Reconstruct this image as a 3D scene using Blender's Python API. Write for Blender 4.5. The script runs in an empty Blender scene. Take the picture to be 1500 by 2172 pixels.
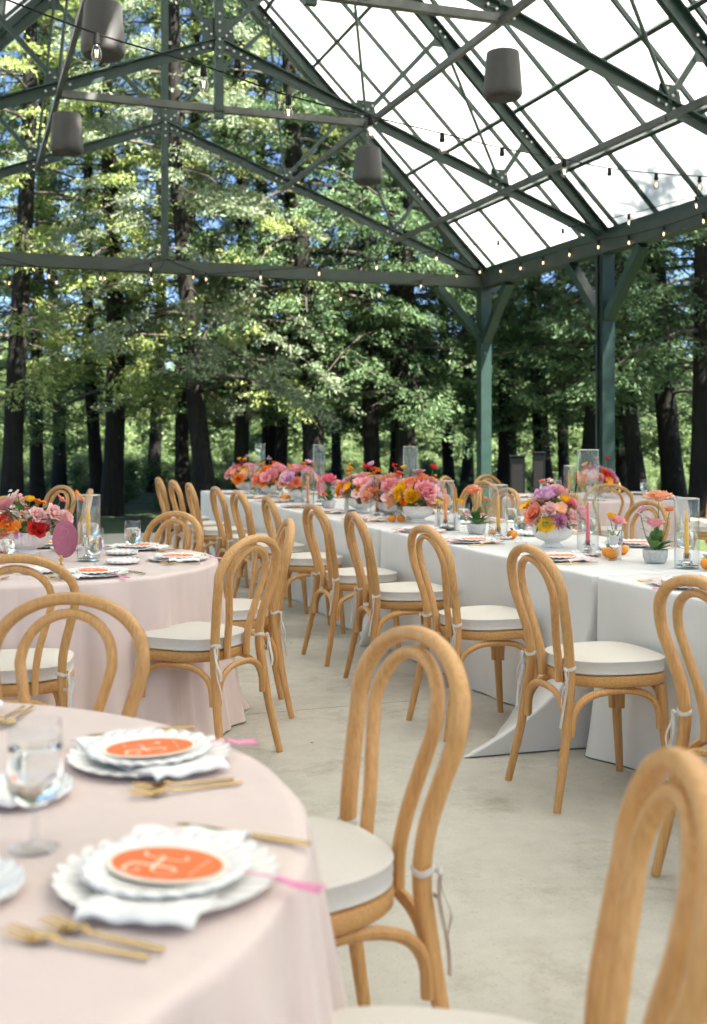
import bpy, bmesh, math, random
import numpy as np
from mathutils import Vector, Matrix
random.seed(7)
PI = math.pi
S = bpy.context.scene
COL = S.collection

# ------------------------------------------------------------------ camera
F, YH, CAMH = 2400.0, 930.0, 1.30          # focal length and horizon in photo pixels, eye height (m)
YAW = math.atan2(835, F)
cs, sn = math.cos(YAW), math.sin(YAW)
cd = bpy.data.cameras.new('camera'); cam = bpy.data.objects.new('camera', cd); COL.objects.link(cam)
cam.location = (0, 0, CAMH); cam.rotation_euler = (PI/2, 0, -YAW)
cd.sensor_width = 36; cd.lens = F/2172*36; cd.shift_y = -(1086-YH)/2172
cd.clip_start = .05; cd.clip_end = 2000
cd.dof.use_dof = True; cd.dof.focus_distance = 4.7; cd.dof.aperture_fstop = 3.3
S.camera = cam

# ------------------------------------------------------------------ sky, sun, exposure
SUN_AZ = (.49, -.87); SUN_EL = math.radians(52)
W = bpy.data.worlds.new('World'); S.world = W; W.use_nodes = True
nt = W.node_tree; nt.nodes.clear()
sky = nt.nodes.new('ShaderNodeTexSky'); sky.sky_type = 'NISHITA'; sky.sun_disc = False
sky.sun_elevation = SUN_EL; sky.sun_rotation = math.atan2(SUN_AZ[0], SUN_AZ[1])
sky.altitude = 2500; sky.air_density = .8; sky.dust_density = .1; sky.ozone_density = 3.0
bg = nt.nodes.new('ShaderNodeBackground'); bg.inputs[1].default_value = .05
wo = nt.nodes.new('ShaderNodeOutputWorld')
nt.links.new(sky.outputs[0], bg.inputs[0]); nt.links.new(bg.outputs[0], wo.inputs[0])
sd = bpy.data.lights.new('sun', 'SUN'); so = bpy.data.objects.new('sun', sd); COL.objects.link(so)
sd.energy = 5.0; sd.angle = math.radians(.5); sd.color = (1, .945, .85)
svec = Vector((SUN_AZ[0]*math.cos(SUN_EL), SUN_AZ[1]*math.cos(SUN_EL), math.sin(SUN_EL)))
so.rotation_euler = (-svec).to_track_quat('-Z', 'Y').to_euler(); so.location = svec*60
S.view_settings.view_transform = 'Standard'; S.view_settings.look = 'None'
S.view_settings.exposure = 2.74; S.view_settings.gamma = 1.0
S.render.engine = 'CYCLES'
cy = S.cycles
cy.use_denoising = True; cy.max_bounces = 10; cy.diffuse_bounces = 5; cy.glossy_bounces = 4
cy.transmission_bounces = 8; cy.transparent_max_bounces = 16; cy.caustics_reflective = False; cy.caustics_refractive = False
cy.sample_clamp_indirect = 6

# ------------------------------------------------------------------ photo geometry helpers
def C2W(X, D):                  # metres right of / ahead of the camera -> world x, y
    return (X*cs + D*sn, -X*sn + D*cs)
def PX(x, y, z):                # photo pixel on the level plane at height z -> world
    D = F*(CAMH - z)/(y - YH); u, v = C2W((x-750)/F*D, D); return Vector((u, v, z))
def PD(x, y, D):                # photo pixel at depth D
    u, v = C2W((x-750)/F*D, D); return Vector((u, v, CAMH - (y-YH)/F*D))
CAMR = Vector((cs, -sn, 0)); CAMF = Vector((sn, cs, 0)); UP = Vector((0, 0, 1))

# ------------------------------------------------------------------ materials
MATS = {}
def base(name):
    m = bpy.data.materials.new(name); m.use_nodes = True; n = m.node_tree
    b = n.nodes['Principled BSDF']; MATS[name] = m
    return m, n, b
def N(n, t, **kw):
    x = n.nodes.new(t)
    for k, v in kw.items():
        if k in x.inputs: x.inputs[k].default_value = v
        else: setattr(x, k, v)
    return x
def ramp(n, fac, stops):
    r = N(n, 'ShaderNodeValToRGB'); e = r.color_ramp.elements
    while len(e) < len(stops): e.new(.5)
    for q, (p, c) in zip(e, stops): q.position = p; q.color = (*c, 1)
    n.links.new(fac, r.inputs[0]); return r.outputs[0]
def coords(n, scale=(1, 1, 1), kind='Object'):
    t = N(n, 'ShaderNodeTexCoord'); m = N(n, 'ShaderNodeMapping'); m.inputs['Scale'].default_value = scale
    n.links.new(t.outputs[kind], m.inputs[0]); return m.outputs[0]
def noise(n, vec, scale, detail=4, rough=.55):
    t = N(n, 'ShaderNodeTexNoise'); t.inputs['Scale'].default_value = scale; t.inputs['Detail'].default_value = detail
    t.inputs['Roughness'].default_value = rough
    if vec: n.links.new(vec, t.inputs['Vector'])
    return t.outputs[0]
def bump(n, b, h, strength=.2, dist=.01):
    k = N(n, 'ShaderNodeBump'); k.inputs['Strength'].default_value = strength; k.inputs['Distance'].default_value = dist
    n.links.new(h, k.inputs['Height']); n.links.new(k.outputs[0], b.inputs['Normal'])
def simple(name, col, rough=.5, metal=0, var=.08, vscale=30, bmp=0, bscale=200, bdist=.002, spec=None, sheen=0, sscale=(1,1,1)):
    m, n, b = base(name); v = coords(n, sscale)
    c0 = tuple(max(0, x*(1-var)) for x in col); c1 = tuple(min(1, x*(1+var)) for x in col)
    n.links.new(ramp(n, noise(n, v, vscale), [(.3, c0), (.7, c1)]), b.inputs['Base Color'])
    b.inputs['Roughness'].default_value = rough; b.inputs['Metallic'].default_value = metal
    if spec is not None: b.inputs['Specular IOR Level'].default_value = spec
    if sheen: b.inputs['Sheen Weight'].default_value = sheen
    if bmp: bump(n, b, noise(n, v, bscale, 3), bmp, bdist)
    return m
# wood with grain that runs along each piece
def wood(name, c0, c1, c2, sc):
    m, n, b = base(name); v = coords(n, sc)
    oi = N(n, 'ShaderNodeObjectInfo'); ad = N(n, 'ShaderNodeVectorMath', operation='ADD')
    cmb = N(n, 'ShaderNodeCombineXYZ'); mu = N(n, 'ShaderNodeMath', operation='MULTIPLY'); mu.inputs[1].default_value = 40
    n.links.new(oi.outputs['Random'], mu.inputs[0]); n.links.new(mu.outputs[0], cmb.inputs[0]); n.links.new(mu.outputs[0], cmb.inputs[2])
    n.links.new(v, ad.inputs[0]); n.links.new(cmb.outputs[0], ad.inputs[1]); v = ad.outputs[0]
    f = noise(n, v, 1.0, 6, .65)
    hs_ = N(n, 'ShaderNodeHueSaturation'); mr = N(n, 'ShaderNodeMapRange'); mr.inputs['To Min'].default_value = .86; mr.inputs['To Max'].default_value = 1.08
    n.links.new(oi.outputs['Random'], mr.inputs['Value']); n.links.new(mr.outputs[0], hs_.inputs['Value'])
    n.links.new(ramp(n, f, [(.3, c0), (.5, c1), (.72, c2)]), hs_.inputs['Color']); n.links.new(hs_.outputs[0], b.inputs['Base Color'])
    b.inputs['Roughness'].default_value = .42; b.inputs['Specular IOR Level'].default_value = .4
    bump(n, b, f, .12, .004); return m
wood('wood_oak', (.43, .215, .066), (.545, .285, .098), (.62, .35, .135), (150, 150, 6))
wood('wood_oak_flat', (.43, .215, .066), (.545, .285, .098), (.62, .35, .135), (6, 150, 150))
simple('linen', (.61, .565, .505), .85, var=.05, vscale=300, bmp=.25, bscale=700, bdist=.001, spec=.2)
simple('ribbon', (.62, .58, .52), .8, var=.04, vscale=100, spec=.2)
simple('cloth_pink', (.645, .51, .46), .5, var=.025, vscale=3, bmp=.08, bscale=900, bdist=.0006, spec=.35, sheen=.25)
simple('cloth_white', (.67, .655, .625), .5, var=.02, vscale=3, bmp=.08, bscale=900, bdist=.0006, spec=.35, sheen=.2)
for nm_ in ('cloth_pink', 'cloth_white'):
    n = MATS[nm_].node_tree; b = n.nodes['Principled BSDF']; old = [x for x in n.nodes if x.bl_idname == 'ShaderNodeBump'][0]
    k = N(n, 'ShaderNodeBump'); k.inputs['Strength'].default_value = .55; k.inputs['Distance'].default_value = .014
    n.links.new(noise(n, coords(n, (7, 7, 1.1)), 1.0, 3, .5), k.inputs['Height']); n.links.new(k.outputs[0], old.inputs['Normal'])
simple('napkin', (.77, .75, .72), .8, var=.03, vscale=60, bmp=.15, bscale=900, bdist=.0006, spec=.2)
simple('napkin_pink', (.72, .55, .50), .8, var=.03, vscale=60, bmp=.15, bscale=900, bdist=.0006, spec=.2)
simple('porcelain', (.79, .765, .73), .18, var=.015, vscale=20)
simple('ceramic_white', (.80, .78, .74), .5, var=.03, vscale=25)
simple('cement_pot', (.50, .50, .49), .8, var=.2, vscale=60, bmp=.3, bscale=150)
simple('gold', (.72, .50, .20), .24, 1, var=.06, vscale=40)
simple('steel_green', (.0115, .031, .024), .42, var=.15, vscale=6, bmp=.04, bscale=60, spec=.45)
simple('beam_green', (.028, .040, .033), .55, var=.18, vscale=5, bmp=.15, bscale=40, sscale=(1, 1, 1))
simple('rod_grey', (.085, .09, .083), .42, .35, var=.25, vscale=9)
simple('bolt_steel', (.42, .44, .42), .4, .6)
simple('speaker_grey', (.028, .0275, .027), .55, var=.08, vscale=15, bmp=.2, bscale=400)
simple('speaker_under', (.018, .018, .018), .8)
simple('black_rubber', (.010, .010, .010), .7, spec=.15)
simple('box_dark', (.006, .008, .008), .95, var=.2, vscale=8, spec=.05)
simple('menu_orange', (.80, .16, .035), .6, var=.03, vscale=40)
simple('menu_border', (.85, .74, .62), .6)
simple('ink_cream', (.87, .66, .48), .5)
simple('tassel_pink', (.83, .33, .47), .7, var=.15, vscale=200)
simple('sign_mauve', (.43, .13, .19), .75, var=.12, vscale=50)
simple('sign_ink', (.52, .19, .26), .5)
simple('clementine', (.86, .30, .015), .45, var=.08, vscale=20, bmp=.3, bscale=220, bdist=.001)
simple('stem_green', (.10, .19, .04), .55, var=.3, vscale=40)
simple('flower_leaf', (.085, .20, .04), .45, var=.4, vscale=25)
simple('poppy_center', (.75, .50, .05), .7, var=.3, vscale=200)
def candle_mat(nm, c):
    m, n, b = base(nm); b.inputs['Base Color'].default_value = (*c, 1); b.inputs['Roughness'].default_value = .45
    b.inputs['Subsurface Weight'].default_value = .25; b.inputs['Subsurface Radius'].default_value = (.01, .006, .003); b.inputs['Subsurface Scale'].default_value = .5
    n.links.new(ramp(n, noise(n, coords(n), 30), [(.3, tuple(x*.95 for x in c)), (.7, c)]), b.inputs['Base Color'])
candle_mat('candle_yellow', (.90, .46, .03)); candle_mat('candle_pink', (.86, .13, .20)); candle_mat('candle_orange', (.90, .28, .09))
# concrete floor
m, n, b = base('concrete'); v = coords(n, kind='Object')
big = noise(n, v, .9, 5, .6); fine = noise(n, v, 120, 3, .7); mid = noise(n, v, 9, 6, .65)
mx = N(n, 'ShaderNodeMix', data_type='FLOAT'); mx.inputs[0].default_value = .45
n.links.new(big, mx.inputs[2]); n.links.new(mid, mx.inputs[3])
c = ramp(n, mx.outputs[0], [(.28, (.345, .320, .268)), (.50, (.450, .420, .357)), (.70, (.535, .503, .435))])
spk = ramp(n, fine, [(.30, (.50, .47, .42)), (.40, (1, 1, 1))])
m2 = N(n, 'ShaderNodeMix', data_type='RGBA', blend_type='MULTIPLY'); m2.inputs[0].default_value = .8
n.links.new(c, m2.inputs[6]); n.links.new(spk, m2.inputs[7])
stn = noise(n, v, 2.3, 7, .75); st = ramp(n, stn, [(.33, (.66, .61, .54)), (.47, (1, 1, 1)), (.62, (1, 1, 1)), (.75, (1.0, .97, .92))])
m3 = N(n, 'ShaderNodeMix', data_type='RGBA', blend_type='MULTIPLY'); m3.inputs[0].default_value = .7
n.links.new(m2.outputs[2], m3.inputs[6]); n.links.new(st, m3.inputs[7])
n.links.new(m3.outputs[2], b.inputs['Base Color']); b.inputs['Roughness'].default_value = .82
hv = coords(n, (60, 400, 60)); bump(n, b, noise(n, v, 180, 5, .75), .35, .003)
# bark, ground
m, n, b = base('bark'); v = coords(n, (9, 9, 1.6)); f = noise(n, v, 1.4, 7, .7)
n.links.new(ramp(n, f, [(.3, (.004, .0035, .003)), (.58, (.014, .012, .009)), (.82, (.055, .045, .034))]), b.inputs['Base Color'])
b.inputs['Roughness'].default_value = .95; bump(n, b, f, .9, .05)
m, n, b = base('twig'); b.inputs['Roughness'].default_value = .9
n.links.new(ramp(n, noise(n, coords(n), 6), [(.3, (.03, .025, .02)), (.7, (.12, .10, .08))]), b.inputs['Base Color'])
m, n, b = base('forest_floor'); v = coords(n); f = noise(n, v, .35, 8, .7)
n.links.new(ramp(n, f, [(.35, (.022, .030, .010)), (.5, (.04, .07, .018)), (.68, (.075, .12, .03))]), b.inputs['Base Color'])
b.inputs['Roughness'].default_value = .95; bump(n, b, noise(n, v, 9, 5, .7), .8, .08)
# leaves: matte front plus light coming through
def leaf_mat(name, a, c, tr=.35, rough=.5):
    m, n, b = base(name); out = n.nodes['Material Output']
    g = N(n, 'ShaderNodeNewGeometry'); oi = N(n, 'ShaderNodeObjectInfo')
    mn = N(n, 'ShaderNodeMath', operation='MULTIPLY_ADD'); mn.inputs[1].default_value = .3; 
    n.links.new(oi.outputs['Random'], mn.inputs[0]); 
    k = N(n, 'ShaderNodeMath', operation='MULTIPLY'); k.inputs[1].default_value = .7
    n.links.new(g.outputs['Random Per Island'], k.inputs[0]); n.links.new(k.outputs[0], mn.inputs[2])
    col = ramp(n, mn.outputs[0], [(0, a), (1, c)])
    n.links.new(col, b.inputs['Base Color']); b.inputs['Roughness'].default_value = rough; b.inputs['Specular IOR Level'].default_value = .35
    t = N(n, 'ShaderNodeBsdfTranslucent'); n.links.new(col, t.inputs[0])
    mix = N(n, 'ShaderNodeMixShader'); mix.inputs[0].default_value = tr
    n.links.new(b.outputs[0], mix.inputs[1]); n.links.new(t.outputs[0], mix.inputs[2]); n.links.new(mix.outputs[0], out.inputs[0])
leaf_mat('leaf_fresh', (.15, .22, .048), (.48, .55, .21), .36)
leaf_mat('leaf_conifer', (.040, .098, .040), (.19, .275, .125), .34)
leaf_mat('leaf_grey', (.15, .21, .12), (.40, .46, .30), .34)
leaf_mat('leaf_shrub', (.10, .17, .06), (.27, .34, .16), .48)
def petal_mat(name, a, c):
    m, n, b = base(name); out = n.nodes['Material Output']
    g = N(n, 'ShaderNodeNewGeometry'); col = ramp(n, g.outputs['Random Per Island'], [(0, a), (1, c)])
    n.links.new(col, b.inputs['Base Color']); b.inputs['Roughness'].default_value = .6; b.inputs['Specular IOR Level'].default_value = .2
    t = N(n, 'ShaderNodeBsdfTranslucent'); n.links.new(col, t.inputs[0])
    mix = N(n, 'ShaderNodeMixShader'); mix.inputs[0].default_value = .3
    n.links.new(b.outputs[0], mix.inputs[1]); n.links.new(t.outputs[0], mix.inputs[2]); n.links.new(mix.outputs[0], out.inputs[0])
PC = {'pink': ((.90, .38, .42), (.96, .55, .57)), 'blush': ((.90, .55, .53), (.95, .70, .67)), 'coral': ((.88, .26, .15), (.92, .42, .27)),
      'orange': ((.88, .22, .02), (.93, .36, .05)), 'yellow': ((.90, .50, .015), (.95, .62, .04)), 'gold': ((.90, .36, .01), (.93, .47, .03)),
      'lilac': ((.70, .38, .62), (.86, .58, .78)), 'red': ((.72, .03, .035), (.84, .10, .07)), 'peach': ((.90, .42, .25), (.94, .56, .38)),
      'hot': ((.86, .18, .26), (.93, .34, .40)), 'white': ((.84, .80, .74), (.90, .84, .78)), 'mauve': ((.62, .24, .42), (.78, .40, .56))}
for k, (a, c) in PC.items(): petal_mat('petal_'+k, a, c)
# glass: thin walls
def thin_glass(name, tint, edge=1.0):
    m, n, b = base(name); out = n.nodes['Material Output']; n.nodes.remove(b)
    t = N(n, 'ShaderNodeBsdfTransparent'); t.inputs[0].default_value = (*tint, 1)
    g = N(n, 'ShaderNodeBsdfGlossy'); g.inputs['Roughness'].default_value = .03
    vv = noise(n, coords(n), 14, 2); bp = N(n, 'ShaderNodeBump'); bp.inputs['Strength'].default_value = .12; bp.inputs['Distance'].default_value = .01
    n.links.new(vv, bp.inputs['Height']); n.links.new(bp.outputs[0], g.inputs['Normal'])
    lw = N(n, 'ShaderNodeLayerWeight'); lw.inputs['Blend'].default_value = .5
    pw = N(n, 'ShaderNodeMath', operation='POWER'); pw.inputs[1].default_value = 4.0; n.links.new(lw.outputs['Facing'], pw.inputs[0])
    k = N(n, 'ShaderNodeMath', operation='MULTIPLY_ADD', use_clamp=True); k.inputs[1].default_value = .80*edge; k.inputs[2].default_value = .06; n.links.new(pw.outputs[0], k.inputs[0])
    mix = N(n, 'ShaderNodeMixShader'); n.links.new(k.outputs[0], mix.inputs[0])
    n.links.new(t.outputs[0], mix.inputs[1]); n.links.new(g.outputs[0], mix.inputs[2]); n.links.new(mix.outputs[0], out.inputs[0])
thin_glass('glass', (.96, .972, .97)); thin_glass('bulb_glass', (.80, .79, .76), 1.3)
m, n, b = base('glass_solid'); b.inputs['Transmission Weight'].default_value = 1; b.inputs['Roughness'].default_value = .02; b.inputs['IOR'].default_value = 1.45
n.links.new(ramp(n, noise(n, coords(n), 20), [(.3, (.95, .97, .97)), (.7, (.98, .99, .99))]), b.inputs['Base Color'])
m, n, b = base('water'); b.inputs['Transmission Weight'].default_value = 1; b.inputs['Roughness'].default_value = .0; b.inputs['IOR'].default_value = 1.33
n.links.new(ramp(n, noise(n, coords(n), 10), [(.3, (.97, .98, .98)), (.7, (.99, 1, 1))]), b.inputs['Base Color'])
# filament of a lit bulb
m, n, b = base('filament'); b.inputs['Emission Color'].default_value = (1, .70, .36, 1); b.inputs['Emission Strength'].default_value = 1.6
# white translucent roof sheet
m, n, b = base('roof_sheet'); out = n.nodes['Material Output']
t = N(n, 'ShaderNodeBsdfTranslucent'); v = coords(n)
tc = ramp(n, noise(n, v, 1.2, 5), [(.3, (.80, .81, .80)), (.7, (.88, .885, .88))]); n.links.new(tc, t.inputs[0])
b.inputs['Base Color'].default_value = (.82, .83, .82, 1); b.inputs['Roughness'].default_value = .45
n.links.new(tc, b.inputs['Base Color'])
mix = N(n, 'ShaderNodeMixShader'); mix.inputs[0].default_value = .72
n.links.new(b.outputs[0], mix.inputs[1]); n.links.new(t.outputs[0], mix.inputs[2]); n.links.new(mix.outputs[0], out.inputs[0])

# ------------------------------------------------------------------ mesh helpers
class MB:
    def __init__(s): s.v = []; s.f = []
    def add(s, vs, fs):
        o = len(s.v); s.v += [tuple(p) for p in vs]; s.f += [tuple(i+o for i in q) for q in fs]; return s
    def box(s, c, d, M=None):
        vs = []
        for z in (-.5, .5):
            for y in (-.5, .5):
                for x in (-.5, .5):
                    p = Vector((x*d[0], y*d[1], z*d[2]))
                    if M: p = M @ p
                    vs.append(p + Vector(c))
        return s.add(vs, [(0, 2, 3, 1), (4, 5, 7, 6), (0, 1, 5, 4), (2, 6, 7, 3), (0, 4, 6, 2), (1, 3, 7, 5)])
    def beam(s, a, b, w, h, up=(0, 0, 1), off=(0, 0)):
        a = Vector(a); b = Vector(b); d = (b-a); L = d.length; d.normalize(); up = Vector(up)
        sd = d.cross(up); 
        if sd.length < 1e-4: sd = d.cross(Vector((0, 1, 0)))
        sd.normalize(); u2 = sd.cross(d).normalized()
        M = Matrix((sd, d, u2)).transposed()
        return s.box((a+b)/2 + sd*off[0] + u2*off[1], (w, L, h), M)
    def tube(s, pts, r, n=10, sect=(1, 1), cap=True, ref=None, power=2.0, closed=False):
        P = [Vector(p) for p in pts]; k = len(P); R = r if hasattr(r, '__len__') else [r]*k
        vs = []; prev = None
        for i in range(k):
            t = (P[min(i+1, k-1)] - P[max(i-1, 0)]).normalized()
            if ref is not None:
                a = (Vector(ref) - t*t.dot(Vector(ref))).normalized()
            elif prev is None:
                a = t.orthogonal().normalized()
            else:
                a = (prev - t*t.dot(prev)).normalized()
            prev = a; b = t.cross(a)
            for j in range(n):
                q = 2*PI*(j+.5)/n; c0, s0 = math.cos(q), math.sin(q)
                e = 2/power
                c0 = math.copysign(abs(c0)**e, c0); s0 = math.copysign(abs(s0)**e, s0)
                vs.append(P[i] + a*(c0*R[i]*sect[0]) + b*(s0*R[i]*sect[1]))
        fs = [(i*n+j, i*n+(j+1) % n, (i+1)*n+(j+1) % n, (i+1)*n+j) for i in range(k-1) for j in range(n)]
        if cap: fs += [tuple(range(n-1, -1, -1)), tuple((k-1)*n+j for j in range(n))]
        return s.add(vs, fs)
    def lathe(s, prof, n=24, c=(0, 0, 0), mod=None, close=False):
        vs = []; k = len(prof)
        for i, (r, z) in enumerate(prof):
            for j in range(n):
                a = 2*PI*j/n; rr = r*(mod(a, i/(k-1), z) if mod else 1)
                vs.append((c[0]+rr*math.cos(a), c[1]+rr*math.sin(a), c[2]+z))
        fs = [(i*n+j, i*n+(j+1) % n, (i+1)*n+(j+1) % n, (i+1)*n+j) for i in range(k-1) for j in range(n)]
        return s.add(vs, fs)
    def mesh(s, name, mat, smooth=True, recalc=True, ang=40):
        me = bpy.data.meshes.new(name); me.from_pydata(s.v, [], s.f)
        if recalc:
            bm = bmesh.new(); bm.from_mesh(me); bmesh.ops.remove_doubles(bm, verts=bm.verts, dist=1e-6)
            bmesh.ops.recalc_face_normals(bm, faces=bm.faces); bm.to_mesh(me); bm.free()
        if smooth:
            me.shade_smooth(); me.set_sharp_from_angle(angle=math.radians(ang))
        me.materials.append(MATS[mat]); return me
def np_mesh(name, V, Fc, mat, smooth=False):
    V = np.asarray(V, dtype=np.float32); Fc = np.asarray(Fc, dtype=np.int32); me = bpy.data.meshes.new(name)
    k = Fc.shape[1]; me.vertices.add(len(V)); me.vertices.foreach_set('co', V.ravel())
    me.loops.add(Fc.size); me.loops.foreach_set('vertex_index', Fc.ravel())
    me.polygons.add(len(Fc)); me.polygons.foreach_set('loop_start', np.arange(0, Fc.size, k, dtype=np.int32))
    me.update(calc_edges=True)
    if smooth: me.shade_smooth()
    me.materials.append(MATS[mat]); return me
def spline(pts, n):
    P = np.array(pts, float); k = len(P); out = []
    for t in np.linspace(0, k-1, n):
        i = min(int(t), k-2); f = t-i
        p0, p1, p2, p3 = P[max(i-1, 0)], P[i], P[i+1], P[min(i+2, k-1)]
        out.append(.5*((2*p1)+(-p0+p2)*f+(2*p0-5*p1+4*p2-p3)*f*f+(-p0+3*p1-3*p2+p3)*f**3))
    return out
LABELS = {}
def setp(o, label=None, cat=None, group=None, kind=None):
    if label:
        if label in LABELS and group is None: print('DUP LABEL', label)
        LABELS[label] = 1; o['label'] = label
    if cat: o['category'] = cat
    if group: o['group'] = group
    if kind: o['kind'] = kind
    return o
def mobj(name, me, parent=None, loc=(0, 0, 0), rot=(0, 0, 0), scale=None, mat=None):
    o = bpy.data.objects.new(name, me); COL.objects.link(o); o.location = loc; o.rotation_euler = rot
    if scale is not None: o.scale = (scale,)*3 if not hasattr(scale, '__len__') else scale
    if parent: o.parent = parent
    if mat:
        o.material_slots[0].link = 'OBJECT'; o.material_slots[0].material = MATS[mat]
    return o
def empty(name, loc=(0, 0, 0), rotz=0, **kw):
    o = bpy.data.objects.new(name, None); COL.objects.link(o); o.location = loc; o.rotation_euler = (0, 0, rotz)
    o.empty_display_size = .1; return setp(o, **kw)
# a kind of thing: a list of (part name, mesh, index of the part it belongs to or None)
def place(proto, name, loc, rotz=0, mats=None, scale=None, **kw):
    if proto[0][0] == 'ROOT':                      # one mesh is the thing, the rest its parts
        r = mobj(name, proto[0][1], None, loc, (0, 0, rotz), scale, (mats or {}).get('ROOT')); setp(r, **kw); rest = proto[1:]
    else:
        r = empty(name, loc, rotz, **kw); rest = proto
        if scale is not None: r.scale = (scale,)*3
    made = []
    for pn, me, pi in rest:
        made.append(mobj(pn, me, r if pi is None else made[pi], mat=(mats or {}).get(pn)))
    return r

# ================================================================== SETTING
U0, HS, ZH = 2.60, 4.73, 3.76            # pavilion centre line, half span, rafter heel height
VT = [15.19 - 3.33*i for i in range(9)]  # truss planes, far end first; last unseen bays added for whiter light
g = MB(); R = 600
nx = 40
xs = [-R, -200, -80, -40] + [-30 + 2.5*i for i in range(29)] + [45, 80, 200, R]
ys = [-R, -100, -30, -10] + [-5 + 2.5*i for i in range(25)] + [60, 75, 120, 250, R]
rg = random.Random(3)
vs = []
for y in ys:
    for x in xs:
        near = (-4.5 < x < 9.5 and -8 < y < 17)
        far = max(0, math.hypot(x-2, y-8) - 14)
        vs.append((x, y, -.07 if near or abs(x) > 60 or abs(y) > 80 else -.07 + min(.05, far*.01)*rg.uniform(-.6, 1)))
k = len(xs)
g.add(vs, [(j*k+i, j*k+i+1, (j+1)*k+i+1, (j+1)*k+i) for j in range(len(ys)-1) for i in range(k-1)])
setp(mobj('ground', g.mesh('ground', 'forest_floor')), kind='structure')
fl = MB().box((-.4, -.2, -.055), (17.2, 31.7, .05)).mesh('sub_base', 'concrete', False)
floor = setp(mobj('concrete_floor', fl), kind='structure')
vj = [15.65] + [v for v in VT[1:]] + [-16.05]
for i in range(len(vj)-1):
    for (a, b_) in ((-9.0, -3.0), (-3.0, 2.6), (2.6, 8.2)):  # left strip and rear bays: unseen terrace added to bounce sunlight under the roof
        gpp = .0035
        sl = MB().box(((a+b_)/2, (vj[i]+vj[i+1])/2, -.015), (b_-a-2*gpp, vj[i]-vj[i+1]-2*gpp, .03))
        mobj('slab', sl.mesh('slab', 'concrete', False), floor)

# ------------------------------------------------------------------ pavilion
pav = empty('pavilion', (U0, 5, 0), label='dark green steel pavilion with a steep white translucent roof over the tables', cat='pavilion')
PI_INV = Matrix.Translation((-U0, -5, 0))
def pmesh(name, mb, mat, parent=None, smooth=False):
    me = mb.mesh(name, mat, smooth); o = bpy.data.objects.new(name, me); COL.objects.link(o)
    if parent is None: me.transform(PI_INV); o.parent = pav
    else: me.transform(PI_INV); o.parent = parent
    return o
PW = .165
for i, v in enumerate(VT):
    for sg in (-1, 1):
        u = U0 + sg*HS
        p = MB().box((u, v, 1.757), (PW, PW, 3.514)); p.box((u, v, .012), (PW+.12, PW+.12, .024))
        po = pmesh('post', p, 'steel_green')
        for dv in ((-1,) if i == 0 else (-1, 1)):
            if i == len(VT)-1 and dv == -1: continue
            b = MB().beam((u, v+dv*.07, 2.74), (u, v+dv*.80, 3.50), .10, .13, up=(1, 0, 0))
            pmesh('knee_brace', b, 'steel_green')
        if i == 0:
            pmesh('knee_brace', MB().beam((u-sg*.07, v, 2.80), (u-sg*.75, v, 3.52), .10, .13, up=(0, 1, 0)), 'steel_green')
        if i in (1, 2):
            pmesh('conduit', MB().tube([(u-.105, v-.02, .0), (u-.105, v-.02, 3.5)], .014, 8), 'box_dark', po, True)
for sg in (-1, 1):
    u = U0 + sg*HS
    for i in range(len(VT)-1):
        b = MB().box((u, (VT[i]+VT[i+1])/2, 3.62), (.17, 3.33-.004, .205))
        pmesh('eave_beam', b, 'beam_green')
    vm = (15.3+VT[-1])/2; vl = 15.3-VT[-1]; q = MB().box((u+sg*.06, vm, 3.775), (.12, vl, .10)).box((u+sg*.20, vm, 3.80), (.10, vl+.3, .12))
    pmesh('gutter', q, 'steel_green')
pmesh('end_beam', MB().box((U0, VT[0], 3.605), (2*HS-.17, .15, .165)), 'beam_green')

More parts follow.
